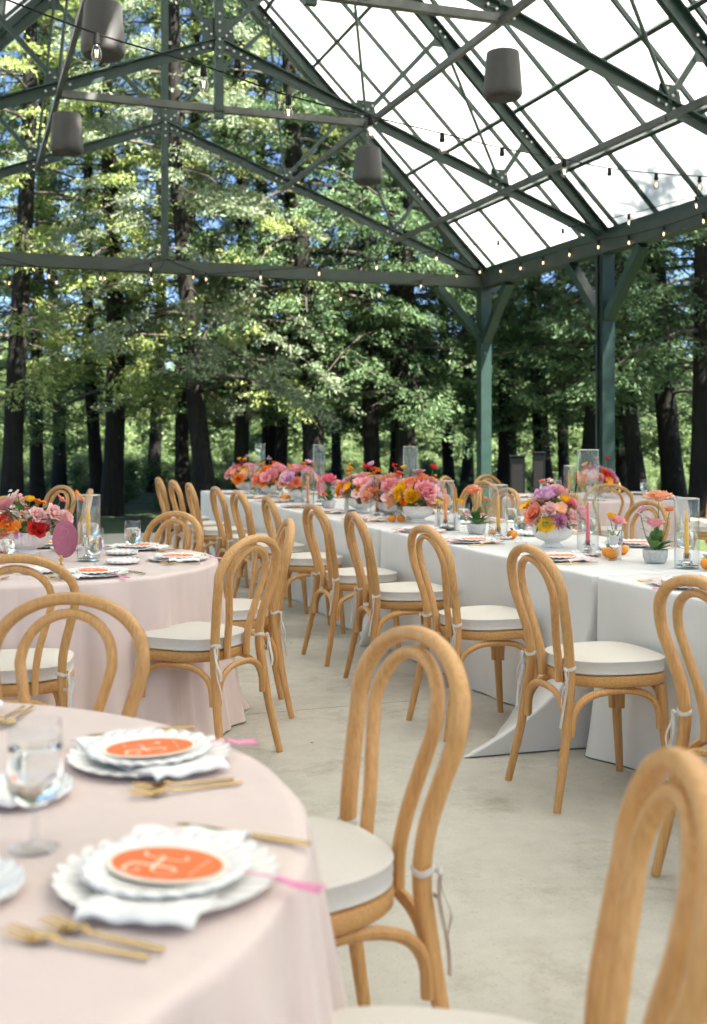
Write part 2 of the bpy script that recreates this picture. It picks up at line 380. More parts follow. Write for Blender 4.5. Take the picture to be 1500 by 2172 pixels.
def rz(p): return ZH + p
def truss(v, last):
    ch = MB()
    ZA = 5.5
    for sg in (-1, 1):
        A = Vector((U0+sg*4.62, v, ZH-.04)); B = Vector((U0, v, ZA))
        ch.beam(A, B, .012, .105, up=(0, 0, 1)); ch.beam(A, B, .115, .014, off=(0, .058)); 
        A = Vector((U0+sg*4.70, v, ZH)); B = Vector((U0, v, ZH+HS))
        ch.beam(A, B, .012, .12); ch.beam(A, B, .125, .014, off=(0, .066)); ch.beam(A, B, .07, .012, off=(0, -.062))
    t = pmesh('truss', ch, 'steel_green')
    kz0 = 3.69 if last else 4.70
    pmesh('king_post', MB().box((U0, v-.03 if not last else v, (kz0+8.4)/2), (.095, .055, 8.4-kz0)), 'steel_green', t)
    def cz(d): return ZA - (ZA-(ZH-.04))/4.62*d
    def gus(d, z, w, h):
        go = pmesh('gusset', MB().add([(U0+d-w, v-.018, z-h*.35), (U0+d+w, v-.018, z-h*.35), (U0+d+w*.75, v-.018, z+h), (U0+d-w*.75, v-.018, z+h),
                                        (U0+d-w, v-.008, z-h*.35), (U0+d+w, v-.008, z-h*.35), (U0+d+w*.75, v-.008, z+h), (U0+d-w*.75, v-.008, z+h)],
                                       [(0, 1, 2, 3), (7, 6, 5, 4), (0, 4, 5, 1), (1, 5, 6, 2), (2, 6, 7, 3), (3, 7, 4, 0)]), 'steel_green', t)
        return go
    bolts = MB()
    def bolt(u_, z_): bolts.box((U0+u_, v-.026 - (.045 if abs(u_) < .02 else 0), z_), (.021, .018, .021), Matrix.Rotation(.785, 3, 'Y'))
    gus(0, ZA+.03, .19, .24)
    for k in range(6):
        bolt(0, ZA-.25+.09*k + .1)
    for sg in (-1, 1):
        for k in range(5): bolt(sg*(.09+.075*k), cz(.09+.075*k)-.0)
        for k in range(3): bolt(sg*(.08+.05*k), ZA+.09+.05*k)
        d1, d2 = sg*1.66, sg*3.31
        n1, n2, n3 = sg*1.44, sg*2.56, sg*3.66
        def rr(d): return ZH + HS - abs(d)
        for d in (d1, d2):
            gus(d, cz(abs(d))+.07, .13, .13)
            for k in range(4): bolt(d+(-.12+.08*k), cz(abs(d+(-.12+.08*k))))
            for k in range(2): bolt(d+sg*(.03+.05*k), cz(abs(d))+.10+.045*k); bolt(d-sg*.025, cz(abs(d))+.10+.06*k)
        for d in (n1, n2, n3):
            gus(d, rr(d)-.14, .09, .10)
            for k in range(3): bolt(d+sg*(-.06+.06*k), rr(abs(d+sg*(-.06+.06*k))))
        for (a, za, b_, zb) in ((0, ZA+.08, n1, rr(n1)-.05), (d1, cz(1.66)+.05, n2, rr(n2)-.05), (d2, cz(3.31)+.05, n3, rr(n3)-.05)):
            pmesh('web_bar', MB().beam((U0+a, v+.006, za), (U0+b_, v+.006, zb), .03, .055), 'steel_green', t)
        for (a, za, b_, zb) in ((n1, rr(n1)-.04, d1, cz(1.66)+.04), (n2, rr(n2)-.04, d2, cz(3.31)+.04)):
            pmesh('web_rod', MB().tube([(U0+a, v-.03, za), (U0+b_, v-.03, zb)], .019, 8), 'steel_green', t, True)
    setp(pmesh('bolt_heads', bolts, 'bolt_steel', t), kind='stuff')
    if not last:
        za = cz(1.66) - .05
        tb = MB().box((U0, v-.02, za), (3.30, .012, .07)).box((U0, v-.02, za-.04), (3.30, .075, .012))
        pmesh('tie_bar', tb, 'rod_grey', t)
for i, v in enumerate(VT): truss(v, i == 0)
# bars that run from truss to truss
for d in (1.66, 3.31):
    for sg in (-1, 1):
        for i in range(len(VT)-1):
            z = 5.5 - 1.78/4.62*d - .085
            pmesh('longitudinal_bar', MB().beam((U0+sg*d, VT[i]-.01, z), (U0+sg*d, VT[i+1]+.01, z), .048, .062), 'rod_grey')
# purlins, glazing bars, sheets
NR = {1: Vector((1, 0, 1)).normalized(), -1: Vector((-1, 0, 1)).normalized()}
PURL = [-.12, .63, 1.28, 1.94, 2.70, 3.40, 4.08, 4.62]
V1, V0 = 15.50, VT[-1]-.25
GB = [15.19 - 3.33/4*k for k in range(33)]
for sg in (-1, 1):
    def rp(p, v, h): return Vector((U0+sg*(HS-p), v, ZH+p)) + NR[sg]*h
    for p in PURL:
        pmesh('purlin', MB().beam(rp(p, V0, .125), rp(p, V1, .125), .045, .085, up=NR[sg]), 'steel_green')
    for k, v in enumerate(GB):
        pmesh('glazing_bar', MB().beam(rp(-.25, v, .19), rp(4.70, v, .19), .034, .045, up=NR[sg]), 'steel_green')
    pmesh('barge_board', MB().beam(rp(-.3, V1, .13), rp(4.72, V1, .13), .04, .22, up=NR[sg]), 'steel_green')
    ev = [V1] + GB[1:]
    for k in range(len(ev)-1):
        a, b_ = ev[k], ev[k+1]
        mb = MB().beam(rp(-.28, (a+b_)/2, .222), rp(4.71, (a+b_)/2, .222), abs(a-b_)-.012, .008, up=NR[sg])
        pmesh('roof_panel', mb, 'roof_sheet')
pmesh('ridge_cap', MB().beam((U0, V0, ZH+HS+.33), (U0, V1, ZH+HS+.33), .30, .10), 'steel_green')

# ================================================================== CHAIRS
def make_chair():
    parts = []
    half = [(.198, -.272, 0), (.190, -.255, .08), (.176, -.228, .22), (.160, -.203, .40), (.154, -.198, .48), (.160, -.207, .57), (.180, -.228, .66), (.194, -.244, .72)]
    arc = [(.199*math.cos(a), -.252-.034*math.sin(a), .765+.136*math.sin(a)) for a in np.linspace(0, PI, 9)]
    pth = half + arc + [(-x, y, z) for x, y, z in half[::-1]]
    pts = spline(pth, 92)
    rad = [.0135 + .0045*min(1, p[2]/.35) for p in pts]
    parts.append(('back_frame', MB().tube(pts, rad, 14, (1.0, .86), ref=(0, 1, .12), power=2.7).mesh('back_frame', 'wood_oak', ang=60), None))
    h2 = [(.066, -.195, .425), (.067, -.198, .50), (.078, -.212, .58), (.103, -.230, .67), (.116, -.241, .72)]
    a2 = [(.121*math.cos(a), -.247-.030*math.sin(a), .752+.113*math.sin(a)) for a in np.linspace(0, PI, 8)]
    pts = spline(h2 + a2 + [(-x, y, z) for x, y, z in h2[::-1]], 70)
    parts.append(('back_loop', MB().tube(pts, .0145, 12, (1.0, .86), ref=(0, 1, .12), power=2.7).mesh('back_loop', 'wood_oak', ang=60), None))
    def outline(n, ins=0, e=2.9):
        o = []
        for j in range(n):
            a = 2*PI*j/n; c0, s0 = math.cos(a), math.sin(a)
            c0 = math.copysign(abs(c0)**(2/e), c0); s0 = math.copysign(abs(s0)**(2/e), s0)
            y = .018 + (.200-ins)*s0
            w = (.196 + .020*s0 - ins)
            o.append((c0*w, y))
        return o
    def stack(levels, n, mat, nm, ang=40):
        mb = MB(); vs = []
        for ins, z, dome in levels:
            for x, y in outline(n, ins): vs.append((x, y, z))
        k = len(levels); fs = [(i*n+j, i*n+(j+1) % n, (i+1)*n+(j+1) % n, (i+1)*n+j) for i in range(k-1) for j in range(n)]
        fs += [tuple(range(n-1, -1, -1)), tuple((k-1)*n+j for j in range(n))]
        return mb.add(vs, fs).mesh(nm, mat, ang=ang)
    parts.append(('seat', stack([(.028, .413, 0), (.006, .416, 0), (.001, .422, 0), (0, .440, 0), (.002, .452, 0), (.010, .457, 0)], 48, 'wood_oak_flat', 'seat'), None))
    ci = len(parts)
    cush = stack([(.012, .4585, 0), (.004, .4605, 0), (.0015, .464, 0), (.004, .4665, 0), (.0012, .482, 0), (.0025, .500, 0), (.0005, .5035, 0), (.001, .5070, 0), (.006, .5085, 0), (.022, .5130, 0), (.06, .5175, 0), (.11, .520, 0), (.16, .521, 0)], 56, 'linen', 'cushion', 60)
    parts.append(('cushion', cush, None))
    for sg in (-1, 1):
        parts.append(('leg', MB().tube([(sg*.158, .165, .415), (sg*.168, .178, .22), (sg*.178, .196, 0)], [.0195, .0175, .0135], 12, power=2.4).mesh('leg', 'wood_oak'), None))
    def arch(a, b, zt, nm='brace', r=.0115):
        a = Vector(a); b = Vector(b); pts = []
        for t in np.linspace(0, PI, 19):
            k = (1-math.copysign(abs(math.cos(t))**.8, math.cos(t)))/2
            p = a.lerp(b, k); p.z = a.z + (zt-a.z)*abs(math.sin(t))**.62; pts.append(p)
        return (nm, MB().tube(pts, r, 8, (1, 1.15), power=2.6).mesh(nm, 'wood_oak'), None)
    zb = .255
    parts.append(arch((.148, .184, zb), (-.148, .184, zb), .402))
    for sg in (-1, 1): parts.append(arch((sg*.168, .155, zb), (sg*.172, -.200, zb), .402))
    parts.append(arch((.150, -.216, zb), (-.150, -.216, zb), .402))
    for sg in (-1, 1):
        parts.append(('bolt', MB().lathe([(0, 0), (.006, 0), (.0055, .003), (0, .004)], 10).mesh('bolt', 'bolt_steel'), None))
        me = parts[-1][1]; me.transform(Matrix.Translation((sg*.163, -.221, .44)) @ Matrix.Rotation(PI/2, 4, 'X'))
        rr = random.Random(5 if sg > 0 else 9)
        mb = MB()
        lp = [(sg*.155 + .0215*math.cos(t), -.199 + .0205*math.sin(t), .490 + .004*math.sin(2*t)) for t in np.linspace(0, 2*PI, 17)]
        mb.tube(lp, .0042, 6, (1.6, .5), ref=(0, 0, 1))
        mb.tube([(sg*.155+sg*.012, -.221, .487), (sg*.155+sg*.019, -.226, .492), (sg*.155+sg*.022, -.222, .484)], .0055, 6)
        for q in range(2):
            x0 = sg*.170; L = (.20, .13)[q]
            pts = [(x0+sg*(.006+.010*q)+sg*.010*math.sin(3.2*s+q*1.5)*s + .004*math.sin(9*s), -.228-.012*s+.008*math.sin(5*s+q), .487-L*s) for s in np.linspace(0, 1, 12)]
            mb.tube(pts, .0045, 6, (1.35, .3), ref=(1, .3*(-1)**q, 0))
        parts.append(('tie', mb.mesh('tie', 'ribbon'), ci))
    return parts
CHAIR = make_chair()
def face(loc, tgt): d = Vector(tgt) - Vector(loc); return math.atan2(-d.x, d.y)
def chair(loc, rot, label, group):
    return place(CHAIR, 'bentwood_chair', (loc[0], loc[1], 0), rot, label=label, cat='chair', group=group)
def chair_at_round(X, D, tc, label, group, turn=0):      # X, D: where the top of the back shows
    b = Vector(C2W(X, D)); t = Vector(tc); d = (t-b).normalized(); o = b + d*.285
    return chair(o, face(o, t) + turn, label, group)

# ================================================================== TABLES AND CLOTHS
TH = .730
def round_table(c, r, label):
    t = [('tabletop', MB().lathe([(0, TH-.028), (r-.01, TH-.028), (r, TH-.02), (r, TH-.008), (r-.006, TH-.002), (0, TH-.002)], 64).mesh('tabletop', 'wood_oak_flat'), None)]
    for a in (0, 1, 2, 3):
        q = a*PI/2+.6
        t.append(('leg', MB().tube([(.45*math.cos(q), .45*math.sin(q), TH-.028), (.50*math.cos(q), .50*math.sin(q), 0)], .016, 8).mesh('leg', 'rod_grey'), None))
    return place(t, 'round_table', (c[0], c[1], 0), 0, label=label, cat='table', group='round banquet tables')
def round_cloth(c, r, seed, label, mat='cloth_pink'):
    rn = random.Random(seed); n = 360
    K = [(rn.choice((11, 13, 14, 16, 18)), rn.uniform(0, 6.28), rn.uniform(.6, 1)) for _ in range(3)]
    K += [(rn.choice((5, 6, 7, 8)), rn.uniform(0, 6.28), .6), (rn.choice((23, 27, 31)), rn.uniform(0, 6.28), .35)]
    def fold(a):
        return sum(w*(1.9*abs(math.cos(.5*(2*round(f*.95)*a+ph+.8*math.sin(2*a+ph))))**.75-1.25) for f, ph, w in K)/2.0
    vs = []; rings = [(k/14*(r-.012), TH+.0015, 0) for k in range(1, 15)]
    H = TH - .004
    for k in range(6):
        t = (k+1)/6*PI/2; rings.append((r-.012+.017*math.sin(t), TH+.0015-.017*(1-math.cos(t)), .01*k/6))
    for k in range(1, 34):
        s = k/33; rings.append((r+.006+.085*s**1.25, TH-.016-(H-.016)*s, s))
    vs.append((0, 0, TH+.0015)); m_ = len(rings)
    for (rr, z, s) in rings:
        for j in range(n):
            a = 2*PI*j/n; fo = fold(a)
            rad = rr
            if s > 0: rad = rr + .012 + (s**.55)*.056*fo + .012*math.sin(3*a+seed)*s
            rad = max(rad, r+.004-.07*s) if s > .02 else rad
            zz = z
            if s == 0: zz += .0012*math.sin(9*rr*math.cos(a)+seed)*math.sin(7*rr*math.sin(a)+2) + .0012
            if s > .9: rad += .03*(s-.9)*10*(.5+.5*math.sin(7*a+seed)); zz += .004*(1+fo)
            vs.append((rad*math.cos(a), rad*math.sin(a), zz))
    fs = [(0, 1+j, 1+(j+1) % n) for j in range(n)]
    fs += [(1+i*n+j, 1+i*n+(j+1) % n, 1+(i+1)*n+(j+1) % n, 1+(i+1)*n+j) for i in range(m_-1) for j in range(n)]
    me = MB().add(vs, fs).mesh('tablecloth', mat, ang=180)
    o = mobj('tablecloth', me, None, (c[0], c[1], 0)); return setp(o, label, 'tablecloth', 'tablecloths')
def rect_cloth(u0, u1, v0, v1, z, seed, label, flare):
    # top sheet plus a skirt that walks round the rim; flare = {corner index: (length, direction x, y)}
    rn = random.Random(seed); rc = .02; path = []
    cor = [(u0, v0, PI, 1.5*PI), (u1, v0, 1.5*PI, 2*PI), (u1, v1, 0, .5*PI), (u0, v1, .5*PI, PI)]
    for k, (cx, cy_, a0, a1) in enumerate(cor):
        ox, oy = cx + (rc if cx == u0 else -rc), cy_ + (rc if cy_ == v0 else -rc)
        for t in np.linspace(a0, a1, 6): path.append((ox+rc*math.cos(t), oy+rc*math.sin(t), math.cos(t), math.sin(t), k, 0.0))
        nx_, ny_ = cor[(k+1) % 4][:2]; L = math.hypot(nx_-cx, ny_-cy_); st = max(4, int(L/.02)); A = path[-1]
        bx, by = nx_ + (rc if nx_ == u0 else -rc) + rc*math.cos(a1), ny_ + (rc if ny_ == v0 else -rc) + rc*math.sin(a1)
        for i in range(1, st): f = i/st; path.append((A[0]+(bx-A[0])*f, A[1]+(by-A[1])*f, math.cos(a1), math.sin(a1), k, f))
    n = len(path); ph = [rn.uniform(0, 6.28) for _ in range(8)]
    s_acc = [0]
    for i in range(1, n): s_acc.append(s_acc[-1]+math.hypot(path[i][0]-path[i-1][0], path[i][1]-path[i-1][1]))
    vs = []; cx, cy_ = (u0+u1)/2, (v0+v1)/2; lev = []
    for k in range(1, 9): lev.append(('t', k/8))
    for k in range(1, 5): lev.append(('e', k/4))
    for k in range(1, 31): lev.append(('s', k/30))
    for kind, t in lev:
        for i, (x, y, nx_, ny_, kc, f) in enumerate(path):
            if kind == 't':
                xx, yy = cx+(x-nx_*.010-cx)*t, cy_+(y-ny_*.010-cy_)*t; zz = z+.0015+.0012*math.sin(5*xx+3*yy+seed)
            elif kind == 'e':
                q = t*PI/2; e = .010*math.sin(q)-.010; xx, yy = x+nx_*(e+.004*t), y+ny_*(e+.004*t); zz = z+.0015-.010*(1-math.cos(q))
            else:
                s = s_acc[i]; w = (math.sin(4.3*s+ph[0])*.5+math.sin(9.1*s+ph[1])*.4+math.sin(2.1*s+ph[2])*.5+.35*math.sin(17*s+ph[3]))
                side = abs(ny_) < .5
                o = .004 + (.010+.030*t)*(t**.6)*(w*.75+.2) - .045*t if side else .004+.004*t
                o = max(o, .003-.09*t); xx, yy = x+nx_*o, y+ny_*o; zz = z-.0085-(z-.0135)*t + .003*t*w*.5
                for ck, (ln, dx, dy, width) in flare.items():      # loose corner of the cloth spread on the floor
                    px, py = cor[ck][0], cor[ck][1]; dd = math.hypot(x-px, y-py)
                    if dd < width:
                        g_ = max(0, 1-math.sqrt(dd*dd+.008)/width); e = max(0, (t-.05)/.95)**2.7
                        rip = 1+.05*math.sin(17*dd+1)
                        xx += dx*ln*g_*e*rip; yy += dy*ln*g_*e
            vs.append((xx, yy, max(zz, .004 + (.002 if kind == 's' and t > .98 else 0))))
    vs.append((cx, cy_, z+.0015)); m_ = len(lev)
    fs = [(len(vs)-1, j, (j+1) % n) for j in range(n)]
    fs += [(i*n+j, i*n+(j+1) % n, (i+1)*n+(j+1) % n, (i+1)*n+j) for i in range(m_-1) for j in range(n)]
    me = MB().add(vs, fs).mesh('tablecloth', 'cloth_white', ang=180)
    me.transform(Matrix.Translation((-cx, -cy_, 0)))
    o = mobj('tablecloth', me, None, (cx, cy_, 0)); return setp(o, label, 'tablecloth', 'tablecloths')
TR = .865
T1 = C2W(-.946, 1.590); T2 = C2W(-1.515, 5.22); T3 = (-.45, 8.9); T4 = (5.8, 9.62)
ZR = TH + .0045
for c, sd_, tl, cl in ((T1, 1, 'round banquet table hidden under the pink cloth nearest the camera', 'pale pink floor-length cloth on the blurred nearest round table'),
                       (T2, 2, 'round banquet table hidden under the mid-left pink cloth', 'pale pink pleated cloth on the mid-left round table with the mauve sign'),
                       (T3, 3, 'round banquet table far left behind the yellow ranunculus', 'pale pink cloth on the far left round table near the trees'),
                       (T4, 4, 'round banquet table hidden under the far right pink cloth', 'pale pink cloth on the small-looking far right round table by the posts')):
    round_table(c, TR, tl); round_cloth(c, TR+.004, sd_, cl)
LU0, LU1 = 2.48, 3.54
segs = [(1.6, 4.075), (4.12, 6.62), (6.665, 9.17), (9.215, 12.2)]
nmS = ['nearest', 'second', 'third', 'farthest']
for i, (a, b) in enumerate(segs):
    zz = TH
    t = [('tabletop', MB().box((0, 0, zz-.016), (LU1-LU0-.012, b-a-.012, .028)).mesh('tabletop', 'wood_oak_flat', False), None)]
    for sx in (-1, 1):
        for sy in (-1, 1):
            t.append(('leg', MB().tube([(sx*.44, sy*(b-a)*.4, zz-.03), (sx*.46, sy*(b-a)*.42, 0)], .016, 8).mesh('leg', 'rod_grey'), None))
    place(t, 'banquet_table', ((LU0+LU1)/2, (a+b)/2, 0), label=f'{nmS[i]} of four white-clothed tables joined in one long row', cat='table', group='long row of banquet tables')
    fl_ = {}
    if i == 1: fl_ = {0: (.60, -1, .14, .70)}
    if i == 2: fl_ = {0: (.16, -1, -.05, .4)}
    if i == 0: fl_ = {3: (.09, -1, -.3, .3)}
    rect_cloth(LU0, LU1, a, b, zz, 20+i, ['white cloth of the long table at the right edge, closest to the camera', 'white cloth of the long table with its corner spread on the floor',
               'white cloth of the long table behind the pair of clementines', 'white cloth at the far left end of the long table'][i], fl_)
ZL = TH + .0035

# ------------------------------------------------------------------ chairs in place
G1 = 'bentwood chairs along the near side of the long table'
rowv = [2.70, 3.665, 4.66, 5.60, 6.35, 7.32, 8.20, 8.95, 9.78, 10.48, 11.28]
rowu = [2.235, 2.235, 2.235, 2.235, 2.235, 2.225, 2.22, 2.22, 2.17, 2.15, 2.15]
rowt = [3, -2, 2, -4, 3, -3, 4, 2, -2, 3, 0]
ordn = ['first', 'second', 'third', 'fourth', 'fifth', 'sixth', 'seventh', 'eighth', 'ninth', 'tenth', 'eleventh', 'twelfth']
rlab = ['bentwood chair cut by the right edge, at the nearest long table', 'bentwood chair beside the white cloth corner spread on the floor',
        'bentwood chair with its back towards the viewer before the peony centrepiece'] + [f'bentwood chair, {ordn[k]} from the right along the long table near side' for k in range(3, 11)]
for v, u, t, l in zip(rowv, rowu, rowt, rlab): chair((u, v), -PI/2 + math.radians(t), l, G1)
G2 = 'bentwood chairs along the far side of the long table'
for k, v in enumerate([4.25, 5.15, 6.02, 7.0, 7.95, 8.62, 9.5, 10.3, 11.1]):
    chair((3.77, v), PI/2 + math.radians([3, -6, 5, -2, 4, -3, 2, 0, 3][k]), f'bentwood chair facing left across the long table, {ordn[k]} from the right', G2)
G3 = 'bentwood chairs at the nearest round table'
chair_at_round(.115, 2.34, T1, 'large bentwood chair in the centre foreground with a cream cushion', G3, -.14)
chair_at_round(.402, 1.325, T1, 'blurred bentwood chair in the bottom right corner', G3, .15)
chair_at_round(-.70, 2.82, T1, 'bentwood chair behind the nearest pink table at the left, round back facing us', G3)
G4 = 'bentwood chairs at the mid-left round table'
chair_at_round(-1.13, 3.77, T2, 'bentwood chair at the left edge with its back to us before the pink table', G4)
chair_at_round(-.40, 4.50, T2, 'bentwood chair turned sideways at the right of the mid-left pink table', G4, .06)
chair_at_round(-.31, 5.45, T2, 'bentwood chair behind the sideways chair at the mid-left pink table', G4)
chair_at_round(-.935, 6.0, T2, 'bentwood chair on the far side of the mid-left pink table', G4)
G5 = 'bentwood chairs at the far left round table'
chair(( .55, 9.45), face((.55, 9.45), T3), 'small far bentwood chair under the trees behind the orange poppy', G5)
chair(( .12, 8.15), face((.12, 8.15), T3), 'small far bentwood chair at the left edge behind the flowers', G5)
chair(( .66, 8.85), face((.66, 8.85), T3), 'sliver of a far bentwood chair behind the glass cylinder at left', G5)
G6 = 'bentwood chairs at the far right round table'
for (a, b), l in zip([(5.40, 10.66), (6.42, 10.50), (6.80, 9.38), (6.42, 8.72), (5.35, 8.66), (4.78, 9.40), (4.92, 10.5)],
                     ['on the far left side, near the dark cabinets', 'on the far right side, below the green post', 'at the far right, half behind another chair',
                      'on the near right side', 'seen through the tall glass cylinder', 'on the left side', 'farthest left, behind the flowers']):
    chair((a, b), face((a, b), T4), f'bentwood chair of the far right table, {l}', G6)

# ================================================================== TABLEWARE
def scal(nlob, amp, start):
    return lambda a, t, z: 1 + (amp*(abs(math.cos(nlob*a/2))**.7 - .6) * max(0, (t-start)/(1-start)) if t > start else 0)
def plate_mesh(nm, r, n=168, nlob=28, h=.020, zs=1.0):
    prof = [(0, .003), (r*.55, .003), (r*.62, .005), (r*.72, .009), (r*.82, .0125), (r*.91, .0155), (r*.975, .0185), (r, h), (r*.998, h-.003)]
    up = prof; dn = [(r*.97, h-.006), (r*.85, .009), (r*.68, .0025), (r*.55, 0), (0, 0)]
    k = len(up)+len(dn)
    def mod(a, t, z):
        i = round(t*(k-1)); w = [0, 0, .1, .35, .7, .9, 1, 1, 1, 1, .7, .2, 0, 0][i]
        return 1 + .055*w*(abs(math.cos(nlob*a/2))**.8-.6)
    mb = MB().lathe([(a_, z_*zs) for a_, z_ in up+dn], n, mod=mod)
    vs = []
    for (x, y, z) in mb.v:                    # fluted rim
        rr = math.hypot(x, y); a = math.atan2(y, x)
        if rr > r*.66: z += .0050*(abs(math.cos(nlob*a/2))-.5)*min(1, (rr/r-.66)/.2)
        vs.append((x, y, z))
    mb.v = vs; return mb.mesh(nm, 'porcelain', ang=70)
CHARGER = [('ROOT', plate_mesh('charger', .141, zs=.65), None)]
SALAD = [('ROOT', plate_mesh('salad', .107, nlob=24, h=.014, zs=.7), None)]
BREAD = [('ROOT', plate_mesh('bread', .078, nlob=18, h=.013), None)]
def napkin_mesh(mat):                          # runs along local x across the plate, ends drop on the cloth
    vs = []; nx_, ny_ = 41, 15; L, Wd = .305, .15
    for s in (1, 0):
        for i in range(nx_):
            x = -L/2 + L*i/(nx_-1)
            for j in range(ny_):
                t = j/(ny_-1)*2-1; ax = abs(x)
                z = .0165 if ax < .138 else .0165 - .0125*min(1, (ax-.138)/.03)
                z = z - .0105*max(0, min(1, 1-(ax-.075)/.05))
                z += .0035*math.sin(5*t+18*x)*(ax/.18) + .003*math.cos(9*t)*(ax/.18)**2
                yy = t*Wd/2*(1+.18*(ax/.185)**2*math.copysign(1, x)*.6) + .006*math.sin(14*x)
                vs.append((x+.006*math.sin(4*t)*(ax/.18), yy, max(z, .0035)+.0045*s))
    o = nx_*ny_; fs = []
    for i in range(nx_-1):
        for j in range(ny_-1):
            a = i*ny_+j; fs += [(a, a+ny_, a+ny_+1, a+1), (o+a, o+a+1, o+a+ny_+1, o+a+ny_)]
    for i in range(nx_-1):
        for j in (0, ny_-1): a = i*ny_+j; fs.append((a, a+ny_, o+a+ny_, o+a))
    for j in range(ny_-1):
        for i in (0, nx_-1): a = i*ny_+j; fs.append((a, a+1, o+a+1, o+a))
    return MB().add(vs, fs).mesh('napkin', mat, ang=60)
NAP = [('ROOT', napkin_mesh('napkin'), None)]; NAPP = [('ROOT', napkin_mesh('napkin_pink'), None)]
def oval(rx, ry, z0, z1, n=56, ripple=0):
    vs = []
    for z in (z0, z1):
        for j in range(n):
            a = 2*PI*j/n; vs.append((rx*math.cos(a), ry*math.sin(a), z))
    return MB().add(vs, [tuple(range(n-1, -1, -1)), tuple(n+j for j in range(n))] + [(j, (j+1) % n, n+(j+1) % n, n+j) for j in range(n)])
def strokes(lines, w, z, mat, nm):
    mb = MB()
    for pts in lines: mb.tube([(x, y, z) for x, y in (spline(pts, max(8, 5*len(pts))) if len(pts) > 2 else pts)], w, 5, (1, .22), ref=(0, .01, 1) if False else None)
    # flatten onto the card
    zz = [p[2] for p in mb.v]; mb.v = [(x, y, z + (q-z)*.15) for (x, y, q) in mb.v]
    return mb.mesh(nm, mat)
# guest looks along +y; script initial upright for the guest, small name line below it
Hs = [[(-.018, .034), (-.013, .030), (-.013, .004), (-.014, -.016), (-.022, -.024), (-.034, -.018), (-.036, -.006)],
      [(.024, .034), (.014, .030), (.011, .010), (.011, -.014), (.017, -.021), (.026, -.015)],
      [(-.030, .000), (-.014, .007), (.011, .007), (.020, .012)],
      [(-.018, .034), (-.032, .036), (-.042, .026), (-.036, .016), (-.029, .021)]]
nm_line = [[(-.028+.0075*k, -.036 + .0010*(k % 2)), (-.0235+.0075*k, -.0355)] for k in range(8)]
# the card lies long side across: oval .078 x .052, long axis towards the guest
def menu_proto():
    z = .0
    bd = oval(.060, .084, z, z+.0012).mesh('menu_card', 'menu_border', False)
    og = oval(.0525, .0755, z+.0013, z+.0019).mesh('panel', 'menu_orange', False)
    ln = [[(x*1.0, y*1.15+.004) for x, y in l] for l in Hs]
    ini = strokes(ln, .0030, z+.0022, 'ink_cream', 'initial')
    nam = strokes([[(x, y*1.3) for x, y in l] for l in nm_line], .0014, z+.0022, 'ink_cream', 'name_line')
    mb = MB()
    pts = spline([(.008, -.078, .001), (.012, -.100, -.001), (.018, -.126, -.003), (.022, -.146, -.006)], 14)
    mb.tube(pts, .0014, 6)
    rr = random.Random(4)
    for q in range(16):
        a = rr.uniform(-.22, .22); b = rr.uniform(-.0035, .0035)
        mb.tube([(.022+b, -.146, -.006), (.026+b+.02*a, -.164, -.012+rr.uniform(-.001, .001)), (.032+b+.06*a, -.196-rr.uniform(0, .008), -.0165+rr.uniform(-.001, .003))], .0014, 4)
    mb.tube([(.0215, -.144, -.0055), (.0235, -.154, -.0085)], .0042, 8)
    ts = mb.mesh('tassel', 'tassel_pink')
    return [('ROOT', bd, None), ('panel', og, None), ('initial', ini, 0), ('name_line', nam, 0), ('tassel', ts, None)]
MENU = menu_proto()
def fork_mesh(L=.185):
    mb = MB()
    mb.tube([(0, -L/2, .004), (0, -L*.2, .0042), (0, L*.08, .005), (0, L*.16, .008)], [.0038, .0034, .0028, .0030], 8, (1.15, .6), ref=(1, 0, 0))
    prof = [(.12, .003, .007), (.17, .006, .0085), (.22, .0105, .0062), (.27, .0125, .0038), (.315, .0125, .0045)]
    vs = []
    for y, w, z in prof:
        for x in (-w, -w*.4, w*.4, w): vs.append((x, L*y, z - .0018*(abs(x) < w*.6)))
        for x in (-w, -w*.4, w*.4, w): vs.append((x, L*y, z+.0016 - .0018*(abs(x) < w*.6)))
    fs = []
    for i in range(4):
        for j in range(3): a = i*8+j; fs += [(a, a+1, a+9, a+8), (a+4, a+12, a+13, a+5)]
        a = i*8; fs += [(a, a+8, a+12, a+4), (a+3, a+7, a+15, a+11)]
    mb.add(vs, fs)
    for x in (-.0110, -.0038, .0038, .0110):
        mb.tube([(x, L*.31, .0052), (x, L*.40, .0085), (x*.96, L*.5, .0115)], [.0019, .0017, .0009], 6, (1, .7), ref=(1, 0, 0))
    return mb.mesh('fork', 'gold', ang=50)
def knife_mesh(L=.215):
    mb = MB(); mb.tube([(0, -L/2, .0042), (0, -L*.25, .0046), (0, L*.02, .0042)], [.0042, .0048, .0036], 8, (1.2, .65), ref=(1, 0, 0))
    vs = []; P = [(.01, -.004, .004), (.05, -.005, .0075), (.30, -.005, .0085), (.42, -.004, .0075), (.48, -.001, .004), (.5, .001, .0015)]
    for y, a, b in P: vs += [(a, L*y, .0035), (b, L*y, .0035), (a, L*y, .0052), (b, L*y, .0046)]
    fs = []
    for i in range(5): a = i*4; fs += [(a, a+1, a+5, a+4), (a+2, a+6, a+7, a+3), (a, a+4, a+6, a+2), (a+1, a+3, a+7, a+5)]
    mb.add(vs, fs+[(0, 2, 3, 1), (20, 21, 23, 22)]); return mb.mesh('knife', 'gold', ang=50)
FORK = [('ROOT', fork_mesh(), None)]; FORK2 = [('ROOT', fork_mesh(.165), None)]; KNIFE = [('ROOT', knife_mesh(), None)]
